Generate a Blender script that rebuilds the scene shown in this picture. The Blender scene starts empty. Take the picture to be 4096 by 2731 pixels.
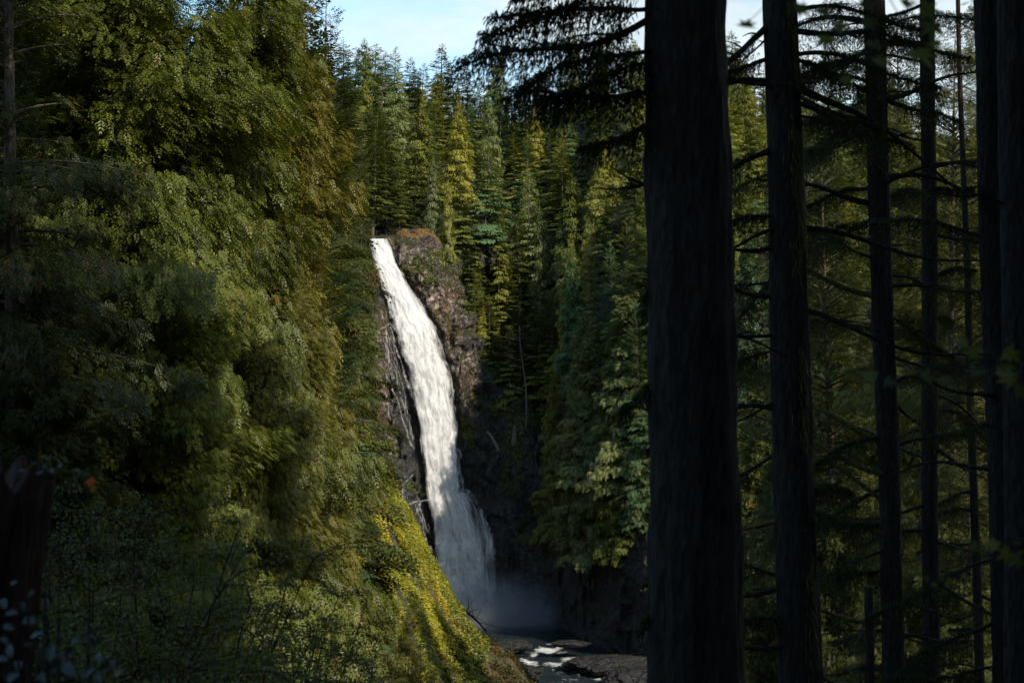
import bpy, math, random
import numpy as np
from mathutils import Vector

FPX = 1024 * 50 / 36.0          # focal length in pixels of the 1024 x 682 frame
PI = math.pi
S = bpy.context.scene
COL = S.collection
rs = np.random.RandomState

# ------------------------------------------------------------------ helpers
def new_mesh(name, V, faces, mat=None, attr=None, uv=None, smooth=False):
    """faces: list of int arrays (n,k)."""
    V = np.asarray(V, np.float32)
    me = bpy.data.meshes.new(name)
    me.vertices.add(len(V)); me.vertices.foreach_set('co', V.ravel())
    faces = [np.asarray(f, np.int32) for f in faces if len(f)]
    loops = np.concatenate([f.ravel() for f in faces])
    tot = np.concatenate([np.full(len(f), f.shape[1], np.int32) for f in faces])
    st = np.concatenate([[0], np.cumsum(tot)[:-1]]).astype(np.int32)
    me.loops.add(len(loops)); me.loops.foreach_set('vertex_index', loops)
    me.polygons.add(len(tot)); me.polygons.foreach_set('loop_start', st)
    try: me.polygons.foreach_set('loop_total', tot)
    except Exception: pass
    me.polygons.foreach_set('use_smooth', np.full(len(tot), smooth))
    if attr is not None:
        a = me.attributes.new('val', 'FLOAT', 'POINT'); a.data.foreach_set('value', np.asarray(attr, np.float32))
    if uv is not None:
        l = me.uv_layers.new(name='UVMap'); l.data.foreach_set('uv', np.asarray(uv, np.float32)[loops].ravel())
    me.update(calc_edges=True); me.validate()
    if mat: me.materials.append(mat)
    return me

def link(name, me, parent=None, loc=(0, 0, 0), color=None):
    o = bpy.data.objects.new(name, me); COL.objects.link(o); o.location = loc
    if parent: o.parent = parent
    if color is not None: o.color = (*color[:3], 1)
    return o

def tag(o, label=None, cat=None, group=None, kind=None):
    if label: o['label'] = label
    if cat: o['category'] = cat
    if group: o['group'] = group
    if kind: o['kind'] = kind
    return o

def empty(name, loc, label=None, cat=None, group=None):
    o = bpy.data.objects.new(name, None); COL.objects.link(o); o.location = loc
    return tag(o, label, cat, group)

def hashf(i, j, k, seed):
    n = (i * 374761393 + j * 668265263 + k * 1274126177 + seed * 974711) & 0xffffffff
    n = ((n ^ (n >> 13)) * 1274126177) & 0xffffffff
    n = (n ^ (n >> 16)) & 0xffffffff
    return n / 4294967295.0

def vnoise(x, y, z, seed=0):
    x, y, z = np.broadcast_arrays(np.asarray(x, float), np.asarray(y, float), np.asarray(z, float))
    xi, yi, zi = np.floor(x).astype(np.int64), np.floor(y).astype(np.int64), np.floor(z).astype(np.int64)
    fx, fy, fz = x - xi, y - yi, z - zi
    fx = fx * fx * (3 - 2 * fx); fy = fy * fy * (3 - 2 * fy); fz = fz * fz * (3 - 2 * fz)
    r = 0
    for a in (0, 1):
        for b in (0, 1):
            for c in (0, 1):
                w = (fx if a else 1 - fx) * (fy if b else 1 - fy) * (fz if c else 1 - fz)
                r = r + w * hashf(xi + a, yi + b, zi + c, seed)
    return r * 2 - 1

def fbm(x, y, z, seed=0, o=4, ridge=False):
    r, a, f = 0, 1.0, 1.0
    for k in range(o):
        n = vnoise(np.asarray(x) * f, np.asarray(y) * f, np.asarray(z) * f, seed + k * 17)
        if ridge: n = 1 - 2 * np.abs(n)
        r = r + a * n; a *= .5; f *= 2.03
    return r

def norm(a):
    return a / np.maximum(np.linalg.norm(a, axis=-1, keepdims=True), 1e-9)

def P(u, v, d):
    return ((u - 512) / FPX * d, d, (341 - v) / FPX * d)

# ------------------------------------------------------------------ node helpers
def mat_new(name):
    m = bpy.data.materials.new(name); m.use_nodes = True
    nt = m.node_tree; nt.nodes.clear()
    out = nt.nodes.new('ShaderNodeOutputMaterial')
    return m, nt, out

def N(nt, t, **kw):
    n = nt.nodes.new(t)
    for k, v in kw.items():
        if k in n.inputs.keys(): n.inputs[k].default_value = v
        else: setattr(n, k, v)
    return n

def ramp(nt, fac, stops, interp='LINEAR'):
    r = nt.nodes.new('ShaderNodeValToRGB'); nt.links.new(fac, r.inputs[0])
    r.color_ramp.interpolation = interp
    e = r.color_ramp.elements
    while len(e) < len(stops): e.new(.5)
    for el, (p, c) in zip(e, stops):
        el.position = p
        el.color = (*c, 1) if isinstance(c, (tuple, list)) else (c, c, c, 1)
    return r.outputs[0]

def mixc(nt, fac, a, b, mode='MIX'):
    m = nt.nodes.new('ShaderNodeMix'); m.data_type = 'RGBA'; m.blend_type = mode
    for inp, v in ((m.inputs[0], fac), (m.inputs[6], a), (m.inputs[7], b)):
        if hasattr(v, 'is_linked') or isinstance(v, bpy.types.NodeSocket): nt.links.new(v, inp)
        elif isinstance(v, (tuple, list)): inp.default_value = (*v[:3], 1)
        else: inp.default_value = v
    return m.outputs[2]

def math_n(nt, op, a, b=None, clamp=False):
    m = nt.nodes.new('ShaderNodeMath'); m.operation = op; m.use_clamp = clamp
    for i, v in enumerate((a, b)):
        if v is None: continue
        if isinstance(v, bpy.types.NodeSocket): nt.links.new(v, m.inputs[i])
        else: m.inputs[i].default_value = v
    return m.outputs[0]

def coords(nt, kind='Object', scale=(1, 1, 1)):
    tc = nt.nodes.new('ShaderNodeTexCoord'); mp = nt.nodes.new('ShaderNodeMapping')
    nt.links.new(tc.outputs[kind], mp.inputs[0]); mp.inputs['Scale'].default_value = scale
    return mp.outputs[0]

def noise(nt, vec, scale=1, detail=4, rough=.6, dist=0):
    n = nt.nodes.new('ShaderNodeTexNoise'); nt.links.new(vec, n.inputs['Vector'])
    n.inputs['Scale'].default_value = scale; n.inputs['Detail'].default_value = detail
    n.inputs['Roughness'].default_value = rough; n.inputs['Distortion'].default_value = dist
    return n.outputs[0]

# ------------------------------------------------------------------ materials
def mat_foliage(name, gloss=.018, trans=.28, rust=.965):
    m, nt, out = mat_new(name)
    oi = nt.nodes.new('ShaderNodeObjectInfo')
    at = nt.nodes.new('ShaderNodeAttribute'); at.attribute_name = 'val'
    val = at.outputs['Fac']
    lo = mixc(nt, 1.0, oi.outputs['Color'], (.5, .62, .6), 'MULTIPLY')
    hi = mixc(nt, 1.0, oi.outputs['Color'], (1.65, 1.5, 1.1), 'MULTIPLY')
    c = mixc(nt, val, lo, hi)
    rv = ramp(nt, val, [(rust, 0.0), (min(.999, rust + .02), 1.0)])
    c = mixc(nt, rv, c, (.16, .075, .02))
    br = math_n(nt, 'ADD', math_n(nt, 'MULTIPLY', oi.outputs['Random'], .4), .8)
    c = mixc(nt, 1.0, c, N(nt, 'ShaderNodeCombineColor').outputs[0], 'MULTIPLY')
    cc = nt.nodes[-1] if False else [n for n in nt.nodes if n.type == 'COMBINE_COLOR'][0]
    for i in range(3): nt.links.new(br, cc.inputs[i])
    d = N(nt, 'ShaderNodeBsdfDiffuse'); nt.links.new(c, d.inputs[0])
    t = N(nt, 'ShaderNodeBsdfTranslucent')
    tcx = mixc(nt, 1.0, c, (1.3, 1.25, .6), 'MULTIPLY'); nt.links.new(tcx, t.inputs[0])
    g = N(nt, 'ShaderNodeBsdfGlossy', Roughness=.45); g.inputs[0].default_value = (1, 1, 1, 1)
    m1 = N(nt, 'ShaderNodeMixShader'); m1.inputs[0].default_value = trans
    nt.links.new(d.outputs[0], m1.inputs[1]); nt.links.new(t.outputs[0], m1.inputs[2])
    m2 = N(nt, 'ShaderNodeMixShader'); m2.inputs[0].default_value = gloss
    nt.links.new(m1.outputs[0], m2.inputs[1]); nt.links.new(g.outputs[0], m2.inputs[2])
    nt.links.new(m2.outputs[0], out.inputs[0])
    return m

def mat_bark(name, c1, c2, moss=(.05, .055, .012), moss_amt=.45, scale=1.0, bump=.6):
    m, nt, out = mat_new(name)
    v = coords(nt, 'Object', (9 * scale, 9 * scale, 2.8 * scale))
    n1 = noise(nt, v, 1.6, 6, .7, .6)
    v2 = coords(nt, 'Object', (3 * scale, 3 * scale, 1.2 * scale))
    n2 = noise(nt, v2, .9, 5, .65)
    vo = N(nt, 'ShaderNodeTexVoronoi', Scale=1.5); nt.links.new(v, vo.inputs['Vector'])
    c = ramp(nt, n1, [(.32, c1), (.62, c2)])
    mk = ramp(nt, n2, [(moss_amt + .1, 0.0), (moss_amt + .22, 1.0)])
    c = mixc(nt, mk, c, moss)
    b = N(nt, 'ShaderNodeBsdfPrincipled', Roughness=.9); nt.links.new(c, b.inputs['Base Color'])
    b.inputs['Specular IOR Level'].default_value = .25
    h = math_n(nt, 'ADD', n1, math_n(nt, 'MULTIPLY', vo.outputs['Distance'], .8))
    bp = N(nt, 'ShaderNodeBump', Strength=bump, Distance=.04); nt.links.new(h, bp.inputs['Height'])
    nt.links.new(bp.outputs[0], b.inputs['Normal'])
    nt.links.new(b.outputs[0], out.inputs[0])
    return m

def mat_rock(name, dark, light, warm, wet=.5, scale=1.0, moss=None, moss_lo=.55):
    m, nt, out = mat_new(name)
    v = coords(nt, 'Object', (scale, scale, scale))
    n1 = noise(nt, v, .35, 8, .65, .4)
    n2 = noise(nt, v, 1.4, 8, .7)
    vo = N(nt, 'ShaderNodeTexVoronoi', Scale=.7, feature='DISTANCE_TO_EDGE')
    nv = N(nt, 'ShaderNodeVectorMath', operation='ADD'); nt.links.new(v, nv.inputs[0])
    nn = nt.nodes.new('ShaderNodeTexNoise'); nt.links.new(v, nn.inputs['Vector']); nn.inputs['Scale'].default_value = .8
    nt.links.new(nn.outputs['Color'], nv.inputs[1]); nt.links.new(nv.outputs[0], vo.inputs['Vector'])
    crack = ramp(nt, vo.outputs['Distance'], [(0.0, 0.0), (.06, 1.0)])
    c = ramp(nt, n2, [(.3, dark), (.52, light), (.72, warm)])
    c = mixc(nt, ramp(nt, n1, [(.42, 0.0), (.56, 1.0)]), dark, c)
    c = mixc(nt, math_n(nt, 'MULTIPLY', math_n(nt, 'SUBTRACT', 1.0, crack), .6), c, (.01, .01, .01))
    if moss:
        ge = nt.nodes.new('ShaderNodeNewGeometry'); sp = nt.nodes.new('ShaderNodeSeparateXYZ')
        nt.links.new(ge.outputs['Normal'], sp.inputs[0])
        mm = math_n(nt, 'ADD', math_n(nt, 'MULTIPLY', sp.outputs[2], .5), math_n(nt, 'MULTIPLY', n1, .7))
        mk = ramp(nt, mm, [(moss_lo, 0.0), (moss_lo + .12, 1.0)])
        mc = ramp(nt, noise(nt, v, 3, 5), [(.3, tuple(x * .5 for x in moss)), (.7, moss)])
        c = mixc(nt, mk, c, mc)
    b = N(nt, 'ShaderNodeBsdfPrincipled', Roughness=.75 - .3 * wet); nt.links.new(c, b.inputs['Base Color'])
    b.inputs['Specular IOR Level'].default_value = .3 + .3 * wet
    h = math_n(nt, 'ADD', n2, math_n(nt, 'MULTIPLY', crack, .35))
    bp = N(nt, 'ShaderNodeBump', Strength=.9, Distance=.8); nt.links.new(h, bp.inputs['Height'])
    nt.links.new(bp.outputs[0], b.inputs['Normal'])
    nt.links.new(b.outputs[0], out.inputs[0])
    return m

def mat_cliff():
    """rock face: dark wet basalt low, pinkish lit rock higher, green-brown soil on the gentler vegetated parts"""
    m, nt, out = mat_new('cliff rock')
    v = coords(nt, 'Object', (1, 1, 1))
    n1 = noise(nt, v, .12, 6, .6, .3)
    n2 = noise(nt, v, .9, 9, .72, .5)
    n3 = noise(nt, v, .3, 8, .65)
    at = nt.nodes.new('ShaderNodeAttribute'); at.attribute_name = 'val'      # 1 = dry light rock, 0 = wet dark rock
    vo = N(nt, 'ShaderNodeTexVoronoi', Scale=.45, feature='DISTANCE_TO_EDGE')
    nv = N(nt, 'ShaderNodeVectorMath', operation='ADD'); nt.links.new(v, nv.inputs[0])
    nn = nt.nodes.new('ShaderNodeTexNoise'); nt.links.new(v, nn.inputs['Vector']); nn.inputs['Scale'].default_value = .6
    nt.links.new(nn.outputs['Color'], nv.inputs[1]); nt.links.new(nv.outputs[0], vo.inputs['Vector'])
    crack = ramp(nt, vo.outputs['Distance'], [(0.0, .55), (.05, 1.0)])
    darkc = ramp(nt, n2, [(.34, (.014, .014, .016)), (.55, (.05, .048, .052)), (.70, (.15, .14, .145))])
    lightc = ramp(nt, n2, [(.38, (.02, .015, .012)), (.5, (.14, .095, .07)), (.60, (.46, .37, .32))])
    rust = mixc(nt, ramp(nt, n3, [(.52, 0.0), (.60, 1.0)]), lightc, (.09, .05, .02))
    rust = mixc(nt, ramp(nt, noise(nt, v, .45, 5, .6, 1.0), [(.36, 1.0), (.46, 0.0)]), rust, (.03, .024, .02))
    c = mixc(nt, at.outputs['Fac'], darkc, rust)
    c = mixc(nt, math_n(nt, 'MULTIPLY', math_n(nt, 'SUBTRACT', 1.0, crack), .7), c, (.006, .006, .006))
    ge = nt.nodes.new('ShaderNodeNewGeometry'); sp = nt.nodes.new('ShaderNodeSeparateXYZ')
    nt.links.new(ge.outputs['Normal'], sp.inputs[0])
    mm = math_n(nt, 'ADD', math_n(nt, 'MULTIPLY', sp.outputs[2], .55), math_n(nt, 'MULTIPLY', n3, .6))
    mk = ramp(nt, mm, [(.56, 0.0), (.66, 1.0)])
    mc = ramp(nt, n2, [(.35, (.012, .016, .005)), (.6, (.035, .04, .010)), (.75, (.07, .05, .015))])
    c = mixc(nt, mk, c, mc)
    b = N(nt, 'ShaderNodeBsdfPrincipled', Roughness=.62); nt.links.new(c, b.inputs['Base Color'])
    b.inputs['Specular IOR Level'].default_value = .35
    h = math_n(nt, 'ADD', n2, math_n(nt, 'MULTIPLY', crack, .3))
    bp = N(nt, 'ShaderNodeBump', Strength=1.0, Distance=1.2); nt.links.new(h, bp.inputs['Height'])
    nt.links.new(bp.outputs[0], b.inputs['Normal'])
    nt.links.new(b.outputs[0], out.inputs[0])
    return m

def mat_ground():
    m, nt, out = mat_new('forest floor')
    v = coords(nt, 'Object')
    n1 = noise(nt, v, .25, 6, .6); n2 = noise(nt, v, 1.8, 7, .7)
    a = ramp(nt, n2, [(.3, (.012, .010, .006)), (.5, (.035, .035, .012)), (.7, (.09, .085, .022))])
    b_ = ramp(nt, n2, [(.3, (.03, .018, .010)), (.6, (.09, .05, .02)), (.75, (.16, .13, .03))])
    c = mixc(nt, ramp(nt, n1, [(.45, 0.0), (.6, 1.0)]), a, b_)
    b = N(nt, 'ShaderNodeBsdfPrincipled', Roughness=.95); nt.links.new(c, b.inputs['Base Color'])
    bp = N(nt, 'ShaderNodeBump', Strength=.8, Distance=.5); nt.links.new(n2, bp.inputs['Height'])
    nt.links.new(bp.outputs[0], b.inputs['Normal']); nt.links.new(b.outputs[0], out.inputs[0])
    return m

def mat_fall(name, sx, sy, lo, hi, dens=1.0, edge=1.0, seed=0.0):
    """falling white water: u across, v along, torn into streaks that let the rock show"""
    m, nt, out = mat_new(name)
    tc = nt.nodes.new('ShaderNodeTexCoord'); sp = nt.nodes.new('ShaderNodeSeparateXYZ')
    nt.links.new(tc.outputs['UV'], sp.inputs[0])
    def st(ax, ay, det, rough, off=0.0, dist=0.0):
        cb = nt.nodes.new('ShaderNodeCombineXYZ')
        nt.links.new(math_n(nt, 'MULTIPLY', sp.outputs[0], ax), cb.inputs[0])
        nt.links.new(math_n(nt, 'MULTIPLY', sp.outputs[1], ay), cb.inputs[1]); cb.inputs[2].default_value = seed + off
        return noise(nt, cb.outputs[0], 1, det, rough, dist)
    n1 = st(sx, sy, 6, .62, 0, .5); n2 = st(sx * 3.1, sy * 4, 6, .72, 4.1, .8); n3 = st(sx * .35, sy * .8, 2, .5, 9.0)
    tt = math_n(nt, 'MULTIPLY', math_n(nt, 'MULTIPLY', sp.outputs[0], math_n(nt, 'SUBTRACT', 1.0, sp.outputs[0])), 4.0)
    e = math_n(nt, 'POWER', tt, .7)
    a = math_n(nt, 'ADD', math_n(nt, 'MULTIPLY', n1, .6), math_n(nt, 'MULTIPLY', n2, .4))
    a = math_n(nt, 'ADD', a, math_n(nt, 'MULTIPLY', math_n(nt, 'SUBTRACT', e, .8), .55 * edge))
    a = math_n(nt, 'ADD', a, math_n(nt, 'MULTIPLY', math_n(nt, 'SUBTRACT', n3, .5), .9))
    al = ramp(nt, a, [(lo, 0.0), (hi, 1.0)])
    al = math_n(nt, 'MULTIPLY', al, dens)
    al = math_n(nt, 'MULTIPLY', al, ramp(nt, tt, [(0.0, 0.0), (.25, 1.0)]))
    c = ramp(nt, math_n(nt, 'ADD', math_n(nt, 'MULTIPLY', n1, .6), math_n(nt, 'MULTIPLY', n2, .4)), [(.37, (.38, .39, .42)), (.46, (.62, .62, .63)), (.55, (.84, .84, .84))])
    d = N(nt, 'ShaderNodeBsdfDiffuse'); nt.links.new(c, d.inputs[0])
    t = N(nt, 'ShaderNodeBsdfTranslucent'); nt.links.new(c, t.inputs[0])
    bp = N(nt, 'ShaderNodeBump', Strength=.25, Distance=.8)
    nt.links.new(math_n(nt, 'ADD', n1, math_n(nt, 'MULTIPLY', n2, .6)), bp.inputs['Height'])
    nt.links.new(bp.outputs[0], d.inputs['Normal'])
    mx = N(nt, 'ShaderNodeMixShader'); mx.inputs[0].default_value = .3
    nt.links.new(d.outputs[0], mx.inputs[1]); nt.links.new(t.outputs[0], mx.inputs[2])
    tr = N(nt, 'ShaderNodeBsdfTransparent')
    m2 = N(nt, 'ShaderNodeMixShader'); nt.links.new(al, m2.inputs[0])
    nt.links.new(tr.outputs[0], m2.inputs[1]); nt.links.new(mx.outputs[0], m2.inputs[2])
    nt.links.new(m2.outputs[0], out.inputs[0])
    return m

def mat_river():
    m, nt, out = mat_new('dark pool water')
    v = coords(nt, 'Object')
    v2 = coords(nt, 'Object', (.5, 1.6, 1))
    n1 = noise(nt, v2, .8, 8, .72, 1.2); n2 = noise(nt, v, 2.6, 6, .75)
    at = nt.nodes.new('ShaderNodeAttribute'); at.attribute_name = 'val'      # foam strength by place
    a = math_n(nt, 'ADD', math_n(nt, 'MULTIPLY', n1, .7), math_n(nt, 'MULTIPLY', n2, .3))
    thr = math_n(nt, 'SUBTRACT', .74, math_n(nt, 'MULTIPLY', at.outputs['Fac'], .38))
    f = math_n(nt, 'MULTIPLY', math_n(nt, 'SUBTRACT', a, thr), 5.0, clamp=True)
    c = mixc(nt, f, (.012, .018, .022), (.75, .76, .74))
    b = N(nt, 'ShaderNodeBsdfPrincipled', IOR=1.33); nt.links.new(c, b.inputs['Base Color'])
    nt.links.new(math_n(nt, 'ADD', math_n(nt, 'MULTIPLY', f, .6), .12), b.inputs['Roughness'])
    bp = N(nt, 'ShaderNodeBump', Strength=.7, Distance=.5); nt.links.new(a, bp.inputs['Height'])
    nt.links.new(bp.outputs[0], b.inputs['Normal']); nt.links.new(b.outputs[0], out.inputs[0])
    return m

def mat_plain(name, col, rough=.7, spec=.5, trans=0.0, var=.3, scale=20):
    m, nt, out = mat_new(name)
    n = noise(nt, coords(nt), scale, 4)
    c = mixc(nt, n, tuple(x * (1 - var) for x in col), tuple(min(1, x * (1 + var)) for x in col))
    b = N(nt, 'ShaderNodeBsdfPrincipled', Roughness=rough); nt.links.new(c, b.inputs['Base Color'])
    b.inputs['Specular IOR Level'].default_value = spec
    sh = b.outputs[0]
    if trans:
        t = N(nt, 'ShaderNodeBsdfTranslucent'); nt.links.new(c, t.inputs[0])
        mx = N(nt, 'ShaderNodeMixShader'); mx.inputs[0].default_value = trans
        nt.links.new(sh, mx.inputs[1]); nt.links.new(t.outputs[0], mx.inputs[2]); sh = mx.outputs[0]
    nt.links.new(sh, out.inputs[0])
    return m

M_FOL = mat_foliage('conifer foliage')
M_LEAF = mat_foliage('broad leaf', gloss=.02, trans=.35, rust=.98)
M_BARK = mat_bark('far bark', (.035, .026, .02), (.12, .095, .075), moss_amt=.5)
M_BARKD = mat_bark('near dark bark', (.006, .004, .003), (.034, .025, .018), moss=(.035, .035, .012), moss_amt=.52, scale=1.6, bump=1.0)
M_DEAD = mat_bark('dead grey wood', (.08, .07, .06), (.26, .23, .19), moss_amt=.6)
M_RED = mat_bark('rotten red wood', (.022, .009, .006), (.09, .035, .024), moss=(.06, .042, .034), moss_amt=.55, scale=2.0, bump=1.0)
M_MOSSB = mat_bark('mossy branch', (.03, .028, .012), (.12, .105, .025), moss=(.10, .09, .02), moss_amt=.35)
M_CLIFF = mat_cliff()
M_GROUND = mat_ground()
M_ROCKD = mat_rock('wet black rock', (.004, .004, .005), (.010, .010, .012), (.022, .021, .020), wet=1, scale=.8, moss=(.03, .03, .010), moss_lo=.80)
M_ROCKL = mat_rock('dry boulder rock', (.04, .03, .022), (.15, .115, .085), (.40, .33, .27), wet=.2, scale=1.6, moss=(.24, .12, .014), moss_lo=.53)
M_RIVER = mat_river()

# ------------------------------------------------------------------ terrain functions
GX = np.array([-150, -80, -50, -35, -25, -18, -8, 0, 8, 20, 40, 80, 150], float)
GY = np.array([-80, 0, 10, 20, 45, 90, 150, 200, 222, 240, 262], float)
GZ = np.array([
 [30, 12,  6,   4,   2,   1,   0,   0,   0,   0,   0,   5, 20],
 [25,  8,  4,   2,   1,   0,-1.3,-1.7,-1.9,  -2,  -2,   0, 10],
 [22,  5,  2,   0,  -1,-1.8,-3.2,-4.2,-4.6,-4.6,  -4,  -2, 10],
 [20,  3,  0,  -2,  -4,  -6,  -8,  -9,-9.5,  -9,  -7,  -3, 10],
 [20,  2, -5,  -8, -10, -13, -20, -23, -24, -20, -13,  -6, 10],
 [30,  8, -4, -12, -20, -28, -40, -46, -46, -34, -22,  -8,  8],
 [45, 20,  4,  -6, -16, -30, -47, -55, -57, -50, -34, -12,  6],
 [55, 30, 14,  -2, -12, -19.5, -39.5,-46.5, -55, -60, -44, -15, 6],
 [55, 30, 14,  -2, -14, -24, -44, -51, -60, -60, -46, -15,  6],
 [60, 35, 10, -12, -40, -55, -60, -61, -61, -61, -46, -15, 10],
 [60, 35, 10, -12, -45, -58, -61, -61, -61, -61, -50, -15, 10]], float)

def Graw(x, y):
    x = np.asarray(x, float); y = np.asarray(y, float)
    xc = np.clip(x, GX[0], GX[-1] - 1e-6); yc = np.clip(y, GY[0], GY[-1] - 1e-6)
    i = np.searchsorted(GX, xc, side='right') - 1; j = np.searchsorted(GY, yc, side='right') - 1
    fx = (xc - GX[i]) / (GX[i + 1] - GX[i]); fy = (yc - GY[j]) / (GY[j + 1] - GY[j])
    return (GZ[j, i] * (1 - fx) * (1 - fy) + GZ[j, i + 1] * fx * (1 - fy) + GZ[j + 1, i] * (1 - fx) * fy + GZ[j + 1, i + 1] * fx * fy)

def G(x, y):
    r = 0
    for dx, dy in ((0, 0), (2, 0), (-2, 0), (0, 2), (0, -2)):
        r = r + Graw(np.asarray(x) + dx, np.asarray(y) + dy)
    amp = np.clip((np.asarray(y, float) - 5) / 60, .1, 1)
    return r / 5 + amp * .8 * fbm(np.asarray(x) / 9, np.asarray(y) / 9, 0, 3, 4)

YBX = np.array([-150, -60, -40, -25, -15, -5, 5, 9, 14, 20, 25, 40, 60, 90, 200], float)
YBY = np.array([240, 262, 276, 292, 300, 303, 298, 290, 276, 263, 252, 242, 255, 285, 290], float)
ZRX = np.array([-200, -20, 20, 50, 85, 160, 260], float)
ZRZ = np.array([76, 76, 71, 64, 60, 62, 66], float)

def lerp_tab(z, zs, ps): return np.interp(z, zs, ps)

def Yw(x, z):
    x = np.asarray(x, float); z = np.asarray(z, float)
    b = np.interp(x, YBX, YBY)
    pl = lerp_tab(z, [-62, -57, -20, 0, 12, 22, 95], [0, 0, 2.5, 4, 7.5, 12, 12 + 73 / .30])
    pm = lerp_tab(z, [-62, -57, -20, -5, 20, 95], [0, 0, 5, 12, 34, 34 + 75 / .37])
    pr = lerp_tab(z, [-62, -57, -42, -15, 20, 95], [0, 0, 4, 18, 42, 42 + 75 / .40])
    w1 = np.clip((x + 13 + 4 * vnoise(z / 6.0, 3.3, 0, 91) + 2 * vnoise(z / 2.6, 5.1, 0, 92)) / 12, 0, 1); w1 = w1 * w1 * (3 - 2 * w1)
    w2 = np.clip((x - 0) / 12, 0, 1); w2 = w2 * w2 * (3 - 2 * w2)
    return b + (pl * (1 - w1) + pm * w1) * (1 - w2) + pr * w2

# ------------------------------------------------------------------ falls outline in frame units (v, u_left, u_right)
FALL = np.array([(239, 370.5, 386), (248, 371, 391), (262, 375, 395), (283, 382, 407), (305, 389, 422), (327, 393, 433), (348, 400, 441),
 (370, 406, 447.5), (392, 413, 452), (414, 418, 454.5), (435, 421, 456.5), (457, 423.5, 458.5), (479, 426.5, 460), (492, 429, 462),
 (501, 430, 467), (523, 434, 475), (544, 435, 483), (566, 434, 488), (588, 436, 492), (612, 444, 495), (622, 448, 496)], float)

def fall_x(v):
    return np.interp(v, FALL[:, 0], FALL[:, 1]), np.interp(v, FALL[:, 0], FALL[:, 2])

def fall_y(u, v):
    """distance of the water sheet at frame direction (u, v)"""
    z = (341 - v) / FPX * 305.0; x = (u - 512) / FPX * 305.0
    y = Yw(x, z) - 2.6
    free = np.clip((v - 380) / 120.0, 0, 1)
    return y * (1 - free) + np.minimum(y, 299.0) * free - 1.2 * free

# ------------------------------------------------------------------ hillside and gorge cliff (one sheet, y as a function of x and z)
def build_far():
    xs = np.concatenate([np.arange(-200, -62, 5), np.arange(-62, 42, .62), np.arange(42, 262, 4)])
    zz = np.concatenate([np.arange(-61, 26, .62), np.linspace(26.5, 0, 1)[:1] * 0 + 26.6])
    nlow = len(zz); nup = 40
    rows = []
    zr = np.interp(xs, ZRX, ZRZ)
    X = []; Z = []; Y = []
    for z in zz:
        X.append(xs); Z.append(np.full_like(xs, z)); Y.append(Yw(xs, Z[-1]))
    for k in range(1, nup + 1):
        z = 26.6 + (zr - 26.6) * k / nup
        X.append(xs); Z.append(z); Y.append(Yw(xs, z))
    for k, (dy, dz) in enumerate(((15, 1), (60, 0), (400, -40))):
        X.append(xs); Z.append(zr + dz); Y.append(Yw(xs, zr) + dy)
    X = np.array(X); Y = np.array(Y); Z = np.array(Z)
    # rocky relief
    near = np.exp(-((X + 5) / 45) ** 2)
    low = np.clip((26 - Z) / 12, 0, 1)
    a = fbm(X / 13, Y / 13, Z / 16, 5, 5, True)
    b = fbm(X / 4.2, Y / 4.2, Z / 5.5, 9, 4, True)
    c = fbm((X + Z * .5) / 1.6, Y / 2, Z / 2.2, 12, 3)
    disp = (a * 2.0 + b * 1.3 + c * .9) * (.35 + .65 * low)
    ul = 512 + X / np.maximum(Y, 1) * FPX; vl = 341 - Z / np.maximum(Y, 1) * FPX
    L, R = fall_x(np.clip(vl, 239, 622))
    inside = np.clip(1 - np.maximum(np.maximum(L - ul, ul - R), 0) / 8, 0, 1) * (vl > 232)
    disp = disp * (1 - .6 * inside) + 1.2 * inside
    Y = Y - np.where(inside > 0, disp - 2 * 1.2 * inside, disp)
    X = X + .5 * fbm(X / 3, Y / 3 + 9, Z / 3, 21, 3) * low
    Z2 = Z + .6 * fbm(X / 3.5, Y / 3.5, Z / 3.5, 22, 3) * low
    # dry light rock beside the top of the falls, down the right side and on the ledge left of the water
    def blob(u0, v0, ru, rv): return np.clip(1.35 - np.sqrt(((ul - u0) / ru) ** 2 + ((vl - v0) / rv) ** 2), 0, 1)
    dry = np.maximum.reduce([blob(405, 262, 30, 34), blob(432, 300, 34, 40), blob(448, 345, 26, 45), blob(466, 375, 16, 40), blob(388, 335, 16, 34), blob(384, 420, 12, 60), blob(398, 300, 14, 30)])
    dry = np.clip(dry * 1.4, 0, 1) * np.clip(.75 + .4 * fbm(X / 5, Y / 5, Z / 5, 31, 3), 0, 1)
    n, mcol = X.shape
    idx = np.arange(n * mcol).reshape(n, mcol)
    q = np.stack([idx[:-1, :-1], idx[:-1, 1:], idx[1:, 1:], idx[1:, :-1]], -1).reshape(-1, 4)
    V = np.stack([X, Y, Z2], -1).reshape(-1, 3)
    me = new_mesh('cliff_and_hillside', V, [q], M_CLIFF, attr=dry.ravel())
    return tag(link('cliff_hillside', me), kind='structure'), (X, Y, Z2)

farobj, FARG = build_far()

def build_ground():
    xs = np.concatenate([np.arange(-400, -60, 12), np.arange(-60, 40, 1.0), np.arange(40, 420, 10)])
    ys = np.concatenate([np.arange(-120, -10, 10), np.arange(-10, 60, 2), np.arange(60, 262, 1.2)])
    X, Y = np.meshgrid(xs, ys)
    Z = G(X, Y)
    Z = Z + np.clip((Y - 100) / 50, 0, 1) * (.7 * fbm(X / 2.2, Y / 2.2, 0, 40, 3) + .6 * fbm(X / 5, Y / 5, 0, 44, 3, True))
    n, m = X.shape; idx = np.arange(n * m).reshape(n, m)
    q = np.stack([idx[:-1, :-1], idx[:-1, 1:], idx[1:, 1:], idx[1:, :-1]], -1).reshape(-1, 4)
    me = new_mesh('ground', np.stack([X, Y, Z], -1).reshape(-1, 3), [q], M_GROUND)
    tag(link('ground', me), kind='structure')
build_ground()

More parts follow.
